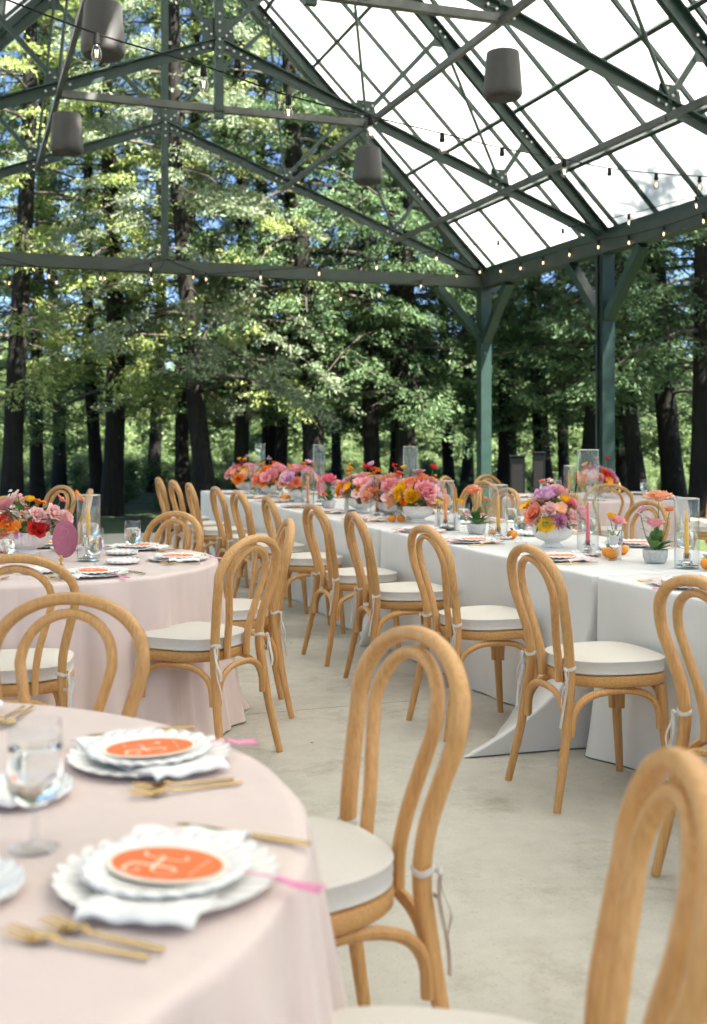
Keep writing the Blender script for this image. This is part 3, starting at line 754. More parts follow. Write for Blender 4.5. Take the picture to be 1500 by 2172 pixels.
def goblet():
    prof = [(0, .001), (.033, .0005), (.0345, .002), (.030, .0035), (.014, .006), (.0065, .012), (.0050, .030), (.0052, .048), (.0085, .056), (.020, .062), (.031, .072), (.0375, .088), (.0395, .108), (.0385, .135), (.0365, .160), (.0355, .176), (.0348, .1765), (.0345, .175)]
    w = [(0, .060), (.019, .0645), (.030, .0745), (.0363, .0895), (.0382, .108), (.0375, .130), (.0368, .1405), (.0355, .1395), (0, .1395)]
    return [('ROOT', MB().lathe(prof, 40).mesh('goblet', 'glass', ang=60), None), ('water', MB().lathe(w, 40).mesh('water', 'water', ang=50), None)]
GOB = goblet()
GT = 'gold cutlery'
def setting(p, ang, where, z, nap=NAP, glass=True, bread=True, knife=True, gx=.115):
    # p: plate centre; ang: rotation that turns local +y to the guest's line of sight; where: words that place it
    M = Matrix.Rotation(ang, 4, 'Z')
    def at(x, y, zz): q = M @ Vector((x, y, 0)); return (p[0]+q.x, p[1]+q.y, z+zz)
    jr = random.Random(int(abs(p[0]*977+p[1]*3571)))
    j = lambda s: jr.uniform(-s, s)
    place(CHARGER, 'charger_plate', at(0, 0, 0), ang+j(.3), label=f'white scalloped charger plate {where}', cat='plate', group='scalloped charger plates')
    place(nap, 'napkin', at(0, 0, 0), ang+j(.1)+.22, label=f'folded napkin over the plate {where}', cat='napkin', group='folded napkins')
    place(SALAD, 'salad_plate', at(0, .002, .0125), ang+j(.3), label=f'small scalloped plate {where}', cat='plate', group='small scalloped plates')
    place(MENU, 'menu_card', at(0, .0, .0205), ang+j(.12), label=f'oval orange menu card {where}', cat='menu card', group='oval menu cards')
    place(FORK, 'fork', at(-.200+j(.005), -.02+j(.01), 0), ang+.05+j(.05), label=f'outer gold fork {where}', cat='fork', group=GT)
    place(FORK2, 'fork', at(-.174+j(.004), -.025+j(.01), 0), ang-.02+j(.05), label=f'inner gold fork {where}', cat='fork', group=GT)
    if knife: place(KNIFE, 'knife', at(.178+j(.005), -.01, 0), ang+j(.05), label=f'gold knife {where}', cat='knife', group=GT)
    if bread: place(BREAD, 'bread_plate', at(-.14+j(.01), .225+j(.015), 0), ang+j(1), label=f'scalloped bread plate {where}', cat='plate', group='bread plates')
    if glass: place(GOB, 'water_goblet', at(gx+j(.01), .222+j(.01), 0), j(3), label=f'stemmed glass of water {where}', cat='glass', group='water glasses')
def ring_setting(tc, a, where, r=.70, **kw):      # a: world angle of the guest seen from the table centre
    p = (tc[0]+r*math.cos(a), tc[1]+r*math.sin(a)); setting(p, a+PI/2, where, ZR, **kw)
def wang(X, D): return math.atan2(-X*sn + D*cs, X*cs + D*sn)
a1 = wang(.667+.4, -.112); a2 = wang(.556, .415); a3 = wang(.10, 1.0)
setting(PX(355, 1850, TH+.015), wang(.92, -.39)+PI/2, 'nearest the camera on the pink table', ZR, gx=.03)
setting(PX(318, 1598, TH+.015), wang(.94, .34)+PI/2, 'second nearest, before the centre foreground chair', ZR, glass=False)
ring_setting(T1, a3, 'at the left edge of the nearest pink table')
w2 = [(-.10, -1.0, 'at the left front of the mid-left table'), (.50, -.62, 'front right of the mid-left table'), (.98, .06, 'at the right end of the mid-left table'),
      (.62, .85, 'at the far right of the mid-left table'), (-.15, 1.0, 'at the back of the mid-left table'), (-.9, .5, 'at the left back of the mid-left table')]
for X, D, wh in w2: ring_setting(T2, wang(X, D), wh)
for k in range(5): ring_setting(T4, .3+k*1.257, f'on the far right round table, number {k+1} clockwise' if False else f'on the far right pink table {["towards the right", "at the back right", "at the back left", "towards the left front", "at the front right"][k]}', bread=False)
for k in range(3): ring_setting(T3, -.7+k*.8, f'on the far left pink table {["at the front", "in the middle", "at the back"][k]}', bread=False)
for k, v in enumerate(rowv):
    setting((LU0+.165, v+.01), -PI/2, f'before the {ordn[k]} chair of the long table' if k else 'at the right edge of the long table', ZL, nap=NAPP)
for k, v in enumerate([4.30, 5.15, 6.05, 7.0, 7.9, 8.6, 9.5, 10.3, 11.1]):
    setting((LU1-.165, v), PI/2, f'across the long table, {ordn[k]} from right', ZL, nap=NAPP, bread=(k < 4))

# ================================================================== FLOWERS
def petal(L, Wd, e0, e1, cup, ruf, ph, nu=4, nv=5, r0=0, z0=0):
    out = []; r, z = r0, z0
    for i in range(nu+1):
        s = i/nu
        w = Wd*math.sqrt(max(.03, 1-((s-.62)/.66)**2))
        for j in range(nv+1):
            t = j/nv*2-1; e = e0+(e1-e0)*s
            out.append((r - cup*w*t*t*math.sin(e) + 0*s, t*w, z + cup*w*t*t*math.cos(e)*.6 + ruf*math.sin(t*6+ph)*s*s*Wd))
        e = e0+(e1-e0)*(s+.5/nu); r += math.cos(e)*L/nu; z += math.sin(e)*L/nu
    fs = [(i*(nv+1)+j, i*(nv+1)+j+1, (i+1)*(nv+1)+j+1, (i+1)*(nv+1)+j) for i in range(nu) for j in range(nv)]
    return np.array(out), fs
def bloom(kind, seed):
    rn = random.Random(seed); mb = MB(); d = math.radians
    def put(P, fs, az, tilt=0):
        c, s_ = math.cos(az), math.sin(az)
        mb.add([(x*c-y*s_, x*s_+y*c, z) for x, y, z in P], fs)
    if kind == 'rose':
        for k in range(26):
            f = k/25; put(*petal(.62+.42*f, .30+.42*f, d(88-38*f), d(105-112*f**1.6), .55-.25*f, .10+.08*f, rn.uniform(0, 6), r0=.02+.16*f, z0=-.05*f), k*2.4+rn.uniform(-.2, .2))
    elif kind == 'peony':
        for k in range(54):
            f = k/53; put(*petal(.72+.32*f+rn.uniform(-.1, .1), .24+.34*f, d(86-62*f+rn.uniform(-8, 8)), d(112-70*f+rn.uniform(-22, 22)), .45, .30, rn.uniform(0, 6), r0=.02+.18*f, z0=.06-.16*f), k*2.4+rn.uniform(-.4, .4))
    elif kind == 'ranunculus':
        for k in range(46):
            f = k/45; put(*petal(.34+.62*f, .16+.44*f, d(70-58*f), d(150-62*f+rn.uniform(-6, 6)), .62, .05, rn.uniform(0, 6), r0=.03+.12*f, z0=.22-.26*f), k*2.4)
    elif kind == 'mum':
        for k in range(110):
            f = (k+.5)/110; el = math.asin(1-1.25*f); put(*petal(.92+rn.uniform(-.06, .12), .10, el, el+d(rn.uniform(-25, 35)), .5, .3, rn.uniform(0, 6), nu=3, nv=2), k*2.4)
    elif kind == 'poppy':
        for k in range(6):
            f = k/5; put(*petal(1.0, .66, d(58-16*f), d(16-10*f+rn.uniform(-8, 8)), .35, .16, rn.uniform(0, 6), nu=5, nv=7), k*PI*.667+(.5 if k > 2 else 0))
    elif kind == 'sprig':
        for q in range(9):
            cx, cy_, cz = rn.uniform(-.5, .5), rn.uniform(-.5, .5), rn.uniform(-.6, .7); sc = rn.uniform(.28, .42); ax = rn.uniform(0, 6)
            for k in range(5):
                P, fs = petal(1, .5, d(50), d(rn.uniform(-5, 30)), .3, .15, rn.uniform(0, 6), nu=3, nv=3); az = k*1.257+ax
                c, s_ = math.cos(az), math.sin(az); tl = rn.uniform(-.8, .8)
                pts = [Vector(((x*c-y*s_)*sc, (x*s_+y*c)*sc, z*sc)) for x, y, z in P]
                Rm = Matrix.Rotation(tl, 3, 'X') @ Matrix.Rotation(tl*.6, 3, 'Y')
                mb.add([tuple(Rm @ p + Vector((cx, cy_, cz))) for p in pts], fs)
    me = mb.mesh(kind, 'petal_pink', recalc=False, ang=180); return me
BL = {k: [bloom(k, s) for s in (1, 2)] for k in ('rose', 'peony', 'ranunculus', 'mum', 'poppy', 'sprig')}
CEN = MB().lathe([(0, .30), (.12, .29), (.2, .2), (.2, .08), (.1, 0), (0, 0)], 10).mesh('flower_center', 'poppy_center')
def leaf_cluster(specs, seed):            # specs: (pos, dir, length, width)
    mb = MB(); rn = random.Random(seed)
    for p, d_, L, w in specs:
        p = Vector(p); d_ = Vector(d_).normalized(); sd_ = d_.cross(UP)
        if sd_.length < .05: sd_ = Vector((1, 0, 0))
        sd_.normalize(); nn = sd_.cross(d_); vs = []
        for i in range(5):
            s = i/4; c = p + d_*L*s - UP*L*.28*s*s; ww = w*math.sin(PI*min(.98, s*.86+.1))
            vs += [c - sd_*ww + nn*ww*.35, c, c + sd_*ww + nn*ww*.35]
        mb.add(vs, [(i*3+j, i*3+j+1, i*3+j+4, i*3+j+3) for i in range(4) for j in range(2)])
    return mb.mesh('foliage', 'flower_leaf', recalc=False, ang=180)
def bowl_mesh():
    prof = [(0, .002), (.052, 0), (.054, .006), (.046, .016), (.038, .024), (.042, .030), (.066, .038), (.088, .052), (.100, .072), (.103, .092), (.101, .108), (.102, .112), (.098, .112), (.095, .100), (.09, .07), (.06, .045), (0, .04)]
    return MB().lathe(prof, 120, mod=lambda a, t, z: 1+(.022*math.cos(30*a) if t < .72 else 0)).mesh('bowl', 'ceramic_white', ang=60)
BOWL = bowl_mesh()
def add_flower(root, kind, col, loc, r, tilt, az, base_z, stem=True):
    me = BL[kind][random.randrange(2)]
    o = mobj('sweet_pea' if kind == 'sprig' else ('garden_rose' if kind == 'rose' else ('carnation' if kind == 'mum' else kind)), me, root, loc, (0, 0, 0), r, 'petal_'+col)
    dv = Vector((math.cos(az)*math.sin(tilt), math.sin(az)*math.sin(tilt), math.cos(tilt)))
    o.rotation_mode = 'QUATERNION'; o.rotation_quaternion = dv.to_track_quat('Z', 'Y') @ Matrix.Rotation(random.uniform(0, 6.28), 4, 'Z').to_quaternion()
    if kind == 'poppy': mobj('flower_center', CEN, o)
    if stem:
        a = Vector(loc) - dv*r*.1; b = Vector((loc[0]*.12, loc[1]*.12, base_z)); mid = a.lerp(b, .5) + Vector((loc[0], loc[1], 0))*.15
        mobj('stem', MB().tube(spline([b, mid, a], 8), .0022, 5).mesh('stem', 'stem_green'), root)
    return o
def arrangement(p, z, spec, label, seed, nleaf=44, fill=12, fillcols=('blush', 'pink', 'white', 'peach'), group='flower centrepieces'):
    # spec: (right, up, towards camera, kind, colour, radius) in metres from the bowl's foot
    random.seed(seed); rn = random.Random(seed)
    root = empty('flower_arrangement', (p[0], p[1], z), 0, label=label, cat='flowers', group=group)
    mobj('bowl', BOWL, root)
    mobj('foam', MB().lathe([(0, .09), (.09, .09), (.08, .13), (.05, .155), (0, .165)], 20).mesh('foam', 'flower_leaf'), root)
    for (dx, dz, dy, kind, col, r) in spec:
        q = CAMR*dx - CAMF*dy; loc = Vector((q.x, q.y, dz)); h = math.hypot(q.x, q.y)
        az = math.atan2(q.y, q.x); tilt = math.atan2(h, max(.04, dz-.10))*.95
        if kind == 'poppy': tilt = min(tilt, .9)
        add_flower(root, kind, col, loc - Vector((q.x, q.y, max(0, dz-.1))).normalized()*r*.2, r*1.16, tilt, az, .10)
    for k in range(fill):
        az = rn.uniform(0, 6.28); t = rn.uniform(.2, 1.45); R_ = .115
        loc = Vector((math.cos(az)*math.sin(t)*R_, math.sin(az)*math.sin(t)*R_, .115+math.cos(t)*R_*.8))
        add_flower(root, rn.choice(('rose', 'mum', 'sprig', 'ranunculus', 'peony')), rn.choice(fillcols), loc, rn.uniform(.022, .034), t, az, .1, False)
    sp = []
    for k in range(nleaf):
        az = rn.uniform(0, 6.28); t = rn.uniform(.3, 1.6); d_ = Vector((math.cos(az)*math.sin(t), math.sin(az)*math.sin(t), math.cos(t)+.1))
        sp.append((d_*rn.uniform(.08, .12)+Vector((0, 0, .10)), d_ + Vector((rn.uniform(-.5, .5), rn.uniform(-.5, .5), rn.uniform(-.3, .3))), rn.uniform(.06, .105), rn.uniform(.012, .021)))
    setp(mobj('foliage', leaf_cluster(sp, seed), root), kind='stuff')
    return root
def rnd_spec(seed, cols, n=30, R_=.18, tall=6):
    rn = random.Random(seed); sp = []
    for k in range(n):
        az = k*2.4+rn.uniform(-.3, .3); t = math.acos(1-.98*((k+.6)/n)); kind = rn.choice(('rose', 'rose', 'peony', 'peony', 'ranunculus', 'ranunculus', 'mum', 'poppy'))
        r = {'rose': .046, 'peony': .056, 'ranunculus': .036, 'mum': .038, 'poppy': .040}[kind]*rn.uniform(.85, 1.15)
        q = rn.uniform(.88, 1.1); sp.append((math.cos(az)*math.sin(t)*R_*q, .125+math.cos(t)*R_*.82*q, math.sin(az)*math.sin(t)*R_*q, kind, rn.choice(cols), r))
    for k in range(tall):
        sp.append((rn.uniform(-.13, .13), .29+rn.uniform(0, .09), rn.uniform(-.05, .05), rn.choice(('ranunculus', 'poppy', 'sprig')), rn.choice(('orange', 'yellow', 'gold', 'red', 'lilac')), rn.uniform(.024, .034)))
    return sp
# the lilac peony bowl near the tall cylinder, placed bloom by bloom
pp = PX(1172, 1160, ZL); k = .00094
def zx(lst, cx, cy_, k, D0=0): return [((x-cx)*k, (cy_-y)*k, dy, kd, co, r) for x, y, dy, kd, co, r in lst]
near = zx([(628, 372, .03, 'peony', 'lilac', .058), (718, 392, .06, 'ranunculus', 'yellow', .036), (556, 470, .07, 'rose', 'coral', .050), (614, 540, .115, 'poppy', 'yellow', .046),
           (682, 500, .12, 'mum', 'mauve', .040), (752, 482, .09, 'rose', 'blush', .036), (812, 478, .05, 'rose', 'pink', .050), (690, 440, .10, 'poppy', 'peach', .036), (630, 445, .10, 'rose', 'blush', .036),
           (655, 300, 0, 'sprig', 'blush', .034), (612, 297, -.02, 'ranunculus', 'coral', .024), (520, 430, .01, 'poppy', 'yellow', .036), (765, 415, 0, 'mum', 'hot', .034), (826, 262, -.01, 'poppy', 'orange', .030),
           (700, 360, -.06, 'peony', 'pink', .05), (590, 420, -.06, 'rose', 'blush', .045), (780, 440, -.07, 'peony', 'pink', .05), (670, 430, -.10, 'rose', 'coral', .045), (560, 520, -.04, 'mum', 'mauve', .035)], 665, 655, k)
arrangement(pp, ZL, near, 'centrepiece with a big lilac peony and yellow poppy beside the tall cylinder', 11, fill=12)
# mid-left round table
p2 = PX(60, 1176, ZR); k2 = 5.0/2400/3
left = zx([(92, 408, 0, 'sprig', 'blush', .03), (60, 400, 0, 'sprig', 'white', .028), (186, 448, .03, 'ranunculus', 'yellow', .032), (230, 470, -.01, 'poppy', 'orange', .034), (515, 432, .0, 'poppy', 'orange', .034),
           (386, 452, -.03, 'poppy', 'coral', .026), (362, 540, .05, 'rose', 'blush', .042), (258, 552, .07, 'rose', 'blush', .038), (445, 572, .04, 'rose', 'blush', .034), (120, 460, 0, 'sprig', 'blush', .032), (95, 520, .05, 'sprig', 'white', .036),
           (50, 655, .08, 'peony', 'orange', .046), (120, 640, .10, 'poppy', 'orange', .036), (265, 645, .09, 'peony', 'red', .042), (20, 575, .03, 'peony', 'red', .034), (-60, 600, .03, 'peony', 'coral', .045), (-90, 520, 0, 'rose', 'pink', .04),
           (150, 690, .11, 'sprig', 'lilac', .034), (60, 600, .06, 'mum', 'pink', .036), (180, 560, .04, 'ranunculus', 'white', .032), (300, 620, .05, 'mum', 'mauve', .032), (0, 500, -.04, 'rose', 'pink', .045), (220, 590, -.07, 'peony', 'pink', .05), (330, 600, -.06, 'rose', 'blush', .045)], 165, 830, k2)
arrangement(p2, ZR, left, 'pink and orange centrepiece in a white ribbed bowl on the mid-left table', 12)
warm = ('pink', 'pink', 'pink', 'coral', 'blush', 'blush', 'orange', 'yellow', 'yellow', 'lilac', 'peach', 'gold')
for (x, y, lab, sd_, cols) in ((887, 1108, 'centrepiece of pink roses and yellow ranunculus behind the twin clementines', 13, warm), (767, 1087, 'centrepiece with a deep red peony left of the orange candle', 14, ('red', 'pink', 'pink', 'yellow', 'gold', 'peach', 'blush', 'coral')),
                               (635, 1064, 'centrepiece with an orange rose near the trio of clementines', 15, ('orange', 'lilac', 'pink', 'pink', 'blush', 'yellow', 'coral', 'peach')), (577, 1053, 'small far centrepiece right of the farthest left one', 19, warm), (826, 1097, 'centrepiece between the red peony bowl and the pink rose bowl', 20, ('peach', 'yellow', 'pink', 'coral', 'gold', 'blush', 'orange')), (520, 1044, 'farthest left centrepiece on the long table, pink with red', 16, ('hot', 'pink', 'orange', 'blush', 'yellow', 'coral'))):
    q = PX(x, y, ZL); arrangement(q, ZL, rnd_spec(sd_, cols), lab, sd_)
arrangement((T4[0]+.0, T4[1]-.1, 0), ZR, rnd_spec(17, ('coral', 'orange', 'pink', 'blush', 'red', 'mauve')), 'centrepiece of orange and pink blooms on the far right pink table', 17)
arrangement((T3[0]+.1, T3[1], 0), ZR, rnd_spec(18, warm), 'centrepiece on the far left round table half out of view', 18, fill=5)

# low cement pots with upright stems
POT = MB().lathe([(0, 0), (.040, 0), (.048, .006), (.055, .025), (.057, .048), (.0575, .060), (.052, .060), (.050, .045), (0, .042)], 48).mesh('pot', 'cement_pot', ang=50)
def pot(p, z, blooms, label, seed):
    random.seed(seed); rn = random.Random(seed)
    r = empty('potted_flowers', (p[0], p[1], z), 0, label=label, cat='flowers', group='low cement pots of flowers'); mobj('pot', POT, r)
    for dx, dz, dy, kd, co, rad in blooms:
        q = CAMR*dx - CAMF*dy; add_flower(r, kd, co, (q.x, q.y, dz), rad, rn.uniform(.05, .5), rn.uniform(0, 6.28), .045)
    sp = []
    for k in range(16):
        az = rn.uniform(0, 6.28); t = rn.uniform(.15, 1.0); d_ = Vector((math.cos(az)*math.sin(t), math.sin(az)*math.sin(t), math.cos(t)))
        sp.append((d_*.02+Vector((0, 0, .045)), d_, rn.uniform(.08, .14), rn.uniform(.016, .026)))
    for k in range(14):
        az = rn.uniform(0, 6.28); h = rn.uniform(.10, .20); d_ = Vector((math.cos(az), math.sin(az), .4))
        sp.append((d_*rn.uniform(.02, .07)+Vector((0, 0, h)), d_, rn.uniform(.02, .035), rn.uniform(.006, .010)))
    setp(mobj('foliage', leaf_cluster(sp, seed), r), kind='stuff')
k8 = 4.85/2400/4.286
pot(PX(1390, 1193, ZL), ZL, [((1065-1030)*k8, (845-250)*k8, 0, 'rose', 'peach', .060), ((1155-1030)*k8, (845-350)*k8, .02, 'rose', 'peach', .028), ((1010-1030)*k8, (845-495)*k8, .02, 'rose', 'pink', .046), ((885-1030)*k8, (845-345)*k8, 0, 'sprig', 'lilac', .032)],
    'cement pot with tall coral ranunculus blooms beside the yellow candle cylinder', 31)
pot(PX(1011, 1132, ZL), ZL, [(-.02, .24, 0, 'rose', 'coral', .05), (.06, .20, .01, 'poppy', 'coral', .026), (-.06, .12, .03, 'ranunculus', 'pink', .024), (.03, .11, .04, 'ranunculus', 'pink', .022), (.02, .27, -.02, 'sprig', 'white', .03)],
    'cement pot with coral blooms and green leaves, middle of the long table', 32)
pot(PX(697, 1077, ZL), ZL, [(0, .22, 0, 'peony', 'hot', .06), (.06, .19, 0, 'rose', 'pink', .045), (-.04, .10, .03, 'rose', 'coral', .035)], 'cement pot with hot pink peonies on the far part of the long table', 33)
pot(PX(560, 1052, ZL), ZL, [(0, .22, 0, 'peony', 'pink', .055), (-.06, .20, 0, 'rose', 'hot', .035), (.06, .15, 0, 'ranunculus', 'yellow', .03)], 'smallest-looking cement pot, at the far end of the long table', 34)

# white bud vases
BUD = MB().lathe([(0, 0), (.019, 0), (.0205, .004), (.0205, .060), (.018, .085), (.0125, .105), (.0115, .108), (.0095, .106), (.010, .09), (0, .085)], 32).mesh('vase', 'ceramic_white', ang=50)
def bud(p, blooms, label, seed):
    random.seed(seed); r = empty('bud_vase', (p[0], p[1], ZL), 0, label=label, cat='vase', group='white bud vases'); mobj('vase', BUD, r)
    for dx, dz, kd, co, rad in blooms:
        q = CAMR*dx; add_flower(r, kd, co, (q.x, q.y, dz), rad, .35, -1.2, .09)
bud(PX(1309, 1184, ZL), [(-.005, .165, 'rose', 'pink', .043), (-.03, .19, 'ranunculus', 'yellow', .032)], 'white bud vase with one pink rose beside the tall cylinder', 41)
bud(PX(970, 1124, ZL), [(.01, .17, 'ranunculus', 'yellow', .032)], 'white bud vase with a yellow ranunculus near the cement pot', 42)
bud(PX(928, 1122, ZL), [(0, .16, 'poppy', 'yellow', .03), (.03, .2, 'sprig', 'blush', .028)], 'white bud vase with a yellow poppy left of the orange candle', 43)
bud(PX(846, 1098, ZL), [(0, .17, 'ranunculus', 'orange', .03)], 'white bud vase with an orange bloom right of the red peony bowl', 44)
bud(PX(735, 1084, ZL), [(0, .18, 'ranunculus', 'yellow', .034)], 'white bud vase with a yellow bloom left of the red peony bowl', 45)
bud(PX(600, 1056, ZL), [(0, .18, 'ranunculus', 'gold', .034)], 'white bud vase with a golden bloom near the far end', 46)

# ------------------------------------------------------------------ glass cylinders and tapers
def cyl_proto(h, r=.0535):
    o = MB().lathe([(0, .001), (r-.002, 0), (r, .003), (r, h-.003), (r-.001, h), (r-.003, h-.001), (r-.003, .012)], 64).mesh('cylinder', 'glass', ang=50)
    rim = MB().lathe([(r+.0006, h-.004), (r+.0012, h-.001), (r, h+.0012), (r-.0032, h+.0006), (r-.004, h-.003)], 64).mesh('rim', 'glass_solid')
    bs = MB().lathe([(0, .0022), (r-.0045, .0022), (r-.0045, .0105), (0, .0115)], 48).mesh('thick_base', 'glass_solid')
    hd = MB().lathe([(0, .0125), (.026, .0125), (.027, .018), (.016, .03), (.0155, .062), (.0135, .064), (.0130, .040), (0, .038)], 32).mesh('candle_holder', 'glass_solid')
    return [('ROOT', o, None), ('rim', rim, None), ('thick_base', bs, None), ('candle_holder', hd, None)]
CY = {h: cyl_proto(h) for h in (.305, .512)}
def taper(L):
    return [('ROOT', MB().lathe([(0, 0), (.0105, 0), (.0108, .004), (.0098, L*.4), (.0075, L*.8), (.0052, L*.96), (.003, L), (0, L+.001)], 20).mesh('taper', 'candle_yellow', ang=60), None),
            ('wick', MB().tube([(0, 0, L), (0, 0, L+.006), (.002, 0, L+.011)], .0011, 5).mesh('wick', 'ribbon'), None)]
TP = taper(.215)
def cyl(p, z, h, col, where):
    place(CY[h], 'glass_cylinder', (p[0], p[1], z), random.uniform(0, 6), label=f'{"tall" if h > .4 else "short"} clear glass cylinder {where}', cat='candle holder', group='glass cylinders')
    t = place(TP, 'taper_candle', (p[0], p[1], z+.0405), 0, mats={'ROOT': 'candle_'+col}, label=f'{col} taper candle inside the glass cylinder {where}', cat='candle', group='taper candles')
    t.rotation_euler = (random.uniform(-.008, .008), random.uniform(-.008, .008), 0)
cyl(PX(188, 1189, ZR), ZR, .305, 'yellow', 'on the mid-left pink table')
for x, y, h, c_, wh in ((1247, 1174, .512, 'pink', 'beside the lilac peony'), (1457, 1204, .305, 'yellow', 'at the right edge of the long table'), (1057, 1143, .305, 'yellow', 'left of the lilac peony'),
                        (945, 1124, .305, 'orange', 'left of the cement pot with coral blooms'), (871, 1101, .512, 'pink', 'behind the pink rose centrepiece'), (800, 1098, .305, 'orange', 'right of the red peony bowl'),
                        (677, 1068, .512, 'pink', 'behind the hot pink potted peonies'), (653, 1078, .305, 'orange', 'right of the clementine trio'), (552, 1047, .512, 'pink', 'near the far end'), (587, 1052, .305, 'orange', 'right of the farthest cylinder'), (541, 1052, .305, 'yellow', 'left of the farthest cement pot')):
    cyl(PX(x, y, ZL), ZL, h, c_, wh + '')
cyl((T4[0]-.28, T4[1]-.05), ZR, .305, 'yellow', 'on the far right pink table')

# ------------------------------------------------------------------ clementines
def clem_mesh():
    mb = MB().lathe([(0, .002), (.012, .001), (.022, .007), (.028, .018), (.029, .027), (.026, .038), (.018, .0455), (.006, .0475), (0, .0465)], 28); return mb.mesh('clem', 'clementine')
CLM = [('ROOT', clem_mesh(), None), ('leaf', leaf_cluster([((0, 0, .047), (.5, -.4, .5), .045, .012)], 1), None), ('stalk', MB().tube([(0, 0, .045), (.001, .001, .056)], .0015, 5).mesh('stalk', 'stem_green'), None)]
for x, y, wh in ((1289, 1182, 'left one of the pair by the white bud vase'), (1299, 1186, 'right one of the pair by the white bud vase'), (1087, 1143, 'single, below the lilac peony'), (832, 1107, 'left one of the pair on the long table'), (851, 1107, 'right one of the pair on the long table'),
                 (599, 1061, 'left one of the far trio'), (611, 1062, 'right one of the far trio'), (606, 1058, 'back one of the far trio'), (1500, 1208, 'cut by the right edge of the picture'), (1321, 1176, 'half hidden right of the white bud vase'), (1046, 1140, 'half hidden behind the yellow candle')):
    p = PX(x, y, ZL); place(CLM, 'clementine', p, random.uniform(0, 6), label=f'orange clementine with a leaf, {wh}', cat='clementine', group='clementines')

# ------------------------------------------------------------------ mauve table sign on a gold holder
ps = PX(138, 1187, ZR); sg_ = empty('table_number_sign', ps, -YAW+.06, label='mauve oval table sign with a script number 3 leaning by the flowers', cat='sign')
ov = oval(.058, .088, -.003, .003).mesh('board', 'sign_mauve', False); ov.transform(Matrix.Translation((0, 0, .096)) @ Matrix.Rotation(PI/2, 4, 'X')); mobj('board', ov, sg_)
th = strokes([[(-.020, .036), (-.004, .052), (.016, .040), (.008, .018), (-.006, .010), (.016, .004), (.022, -.020), (.002, -.040), (-.022, -.028), (-.018, -.016)], [(-.006, .010), (-.022, .004), (-.026, .016)]], .0018, .0, 'sign_ink', 'numeral')
th.transform(Matrix.Translation((0, -.0034, .096)) @ Matrix.Rotation(PI/2, 4, 'X')); mobj('numeral', th, sg_)
ph_ = PX(130, 1198, ZR)
hp = MB().lathe([(0, 0), (.013, 0), (.014, .003), (.006, .008), (.005, .014), (.011, .020), (.012, .026), (.006, .030), (.0055, .034), (.011, .038), (.012, .044), (.006, .044), (0, .040)], 24).mesh('holder', 'gold')
setp(mobj('candle_stub_holder', hp, None, ph_), 'tiny gold holder in front of the mauve oval sign', 'holder')

# ================================================================== HANGING SPEAKERS AND LIGHT STRINGS
def speaker_proto():
    n = 20
    def facet(a, t, z): return 1 + .006*abs(math.cos(7*a))*min(1, max(0, (z-.08)/.1))
    body = MB().lathe([(.128, .385), (.134, .383), (.137, .370), (.150, .22), (.160, .10), (.163, .055), (.160, .030), (.150, .014), (.138, .006)], 80, mod=facet).mesh('body', 'speaker_grey', ang=50)
    top = MB().lathe([(0, .388), (.12, .388), (.130, .383)], 40).mesh('top_cap', 'speaker_grey')
    und = MB().lathe([(0, .012), (.10, .010), (.138, .007), (.140, .004), (.130, 0), (.05, .002), (0, .002)], 40).mesh('grille', 'speaker_under')
    cab = MB().tube([(0, 0, .388), (0, 0, .50)], .004, 6).tube([(-.05, 0, .388), (0, 0, .46)], .0025, 5).tube([(.05, 0, .388), (0, 0, .46)], .0025, 5).mesh('hanging_cable', 'rod_grey')
    return [('ROOT', body, None), ('top_cap', top, None), ('grille', und, None), ('hanging_cable', cab, None)]
SPK = speaker_proto()
for u, v, lab in ((U0-1.60, VT[2]-.02, 'large grey pendant speaker at the top left behind a bulb'), (U0-1.60, VT[1]-.35, 'grey pendant speaker hanging low at the left'),
                  (U0+1.66, VT[2]-.06, 'grey pendant speaker against the white roof at the upper right'), (U0+1.66, VT[1]-.10, 'grey pendant speaker in the middle below the roof joint')):
    o = place(SPK, 'pendant_speaker', (u, v, 4.12), 0, label=lab, cat='speaker', group='pendant speakers')
def bulb_proto():
    gl = MB().lathe([(.0115, -.050), (.014, -.058), (.0205, -.078), (.0228, -.095), (.0200, -.112), (.012, -.122), (0, -.1255)], 20).mesh('bulb', 'bulb_glass', ang=60)
    so_ = MB().lathe([(0, .004), (.010, .003), (.0135, -.004), (.0145, -.030), (.0165, -.034), (.0165, -.048), (.0120, -.052), (0, -.051)], 16).mesh('socket', 'black_rubber')
    fi = MB().tube([(-.006, 0, -.072), (-.004, 0, -.105), (0, 0, -.074), (.004, 0, -.105), (.006, 0, -.072)], .0016, 5).mesh('filament', 'filament')
    return gl, so_, fi
BG, BS, BF = bulb_proto()
def string(plan, px, label, ends=(None, None), drop=.0):
    # plan: two points of the vertical plane the string hangs in; px: bulb positions in the photo
    (ax, ay), (bx, by) = plan; pts = []
    for x, y in px:
        dx, dD = (x-750)/F, 1.0; ru, rv = C2W(dx, 1.0)
        # ray t*(ru,rv) meets a+(b-a)s
        det = ru*(-(by-ay)) + (bx-ax)*rv; t = (ax*(-(by-ay)) + (bx-ax)*ay)/det
        pts.append(Vector((ru*t, rv*t, CAMH-(y-YH)/F*t + .085)))
    allp = ([Vector(ends[0])] if ends[0] else []) + pts + ([Vector(ends[1])] if ends[1] else [])
    root = empty('light_string', allp[0], 0, label=label, cat='string lights', group='strings of bulbs under the roof')
    P = spline([p-allp[0] for p in allp], len(allp)*8)
    mobj('cable', MB().tube(P, .0042, 5).mesh('cable', 'black_rubber'), root)
    for p in pts:
        b = mobj('bulb', BG, root, p-allp[0]); mobj('socket', BS, b); mobj('filament', BF, b)
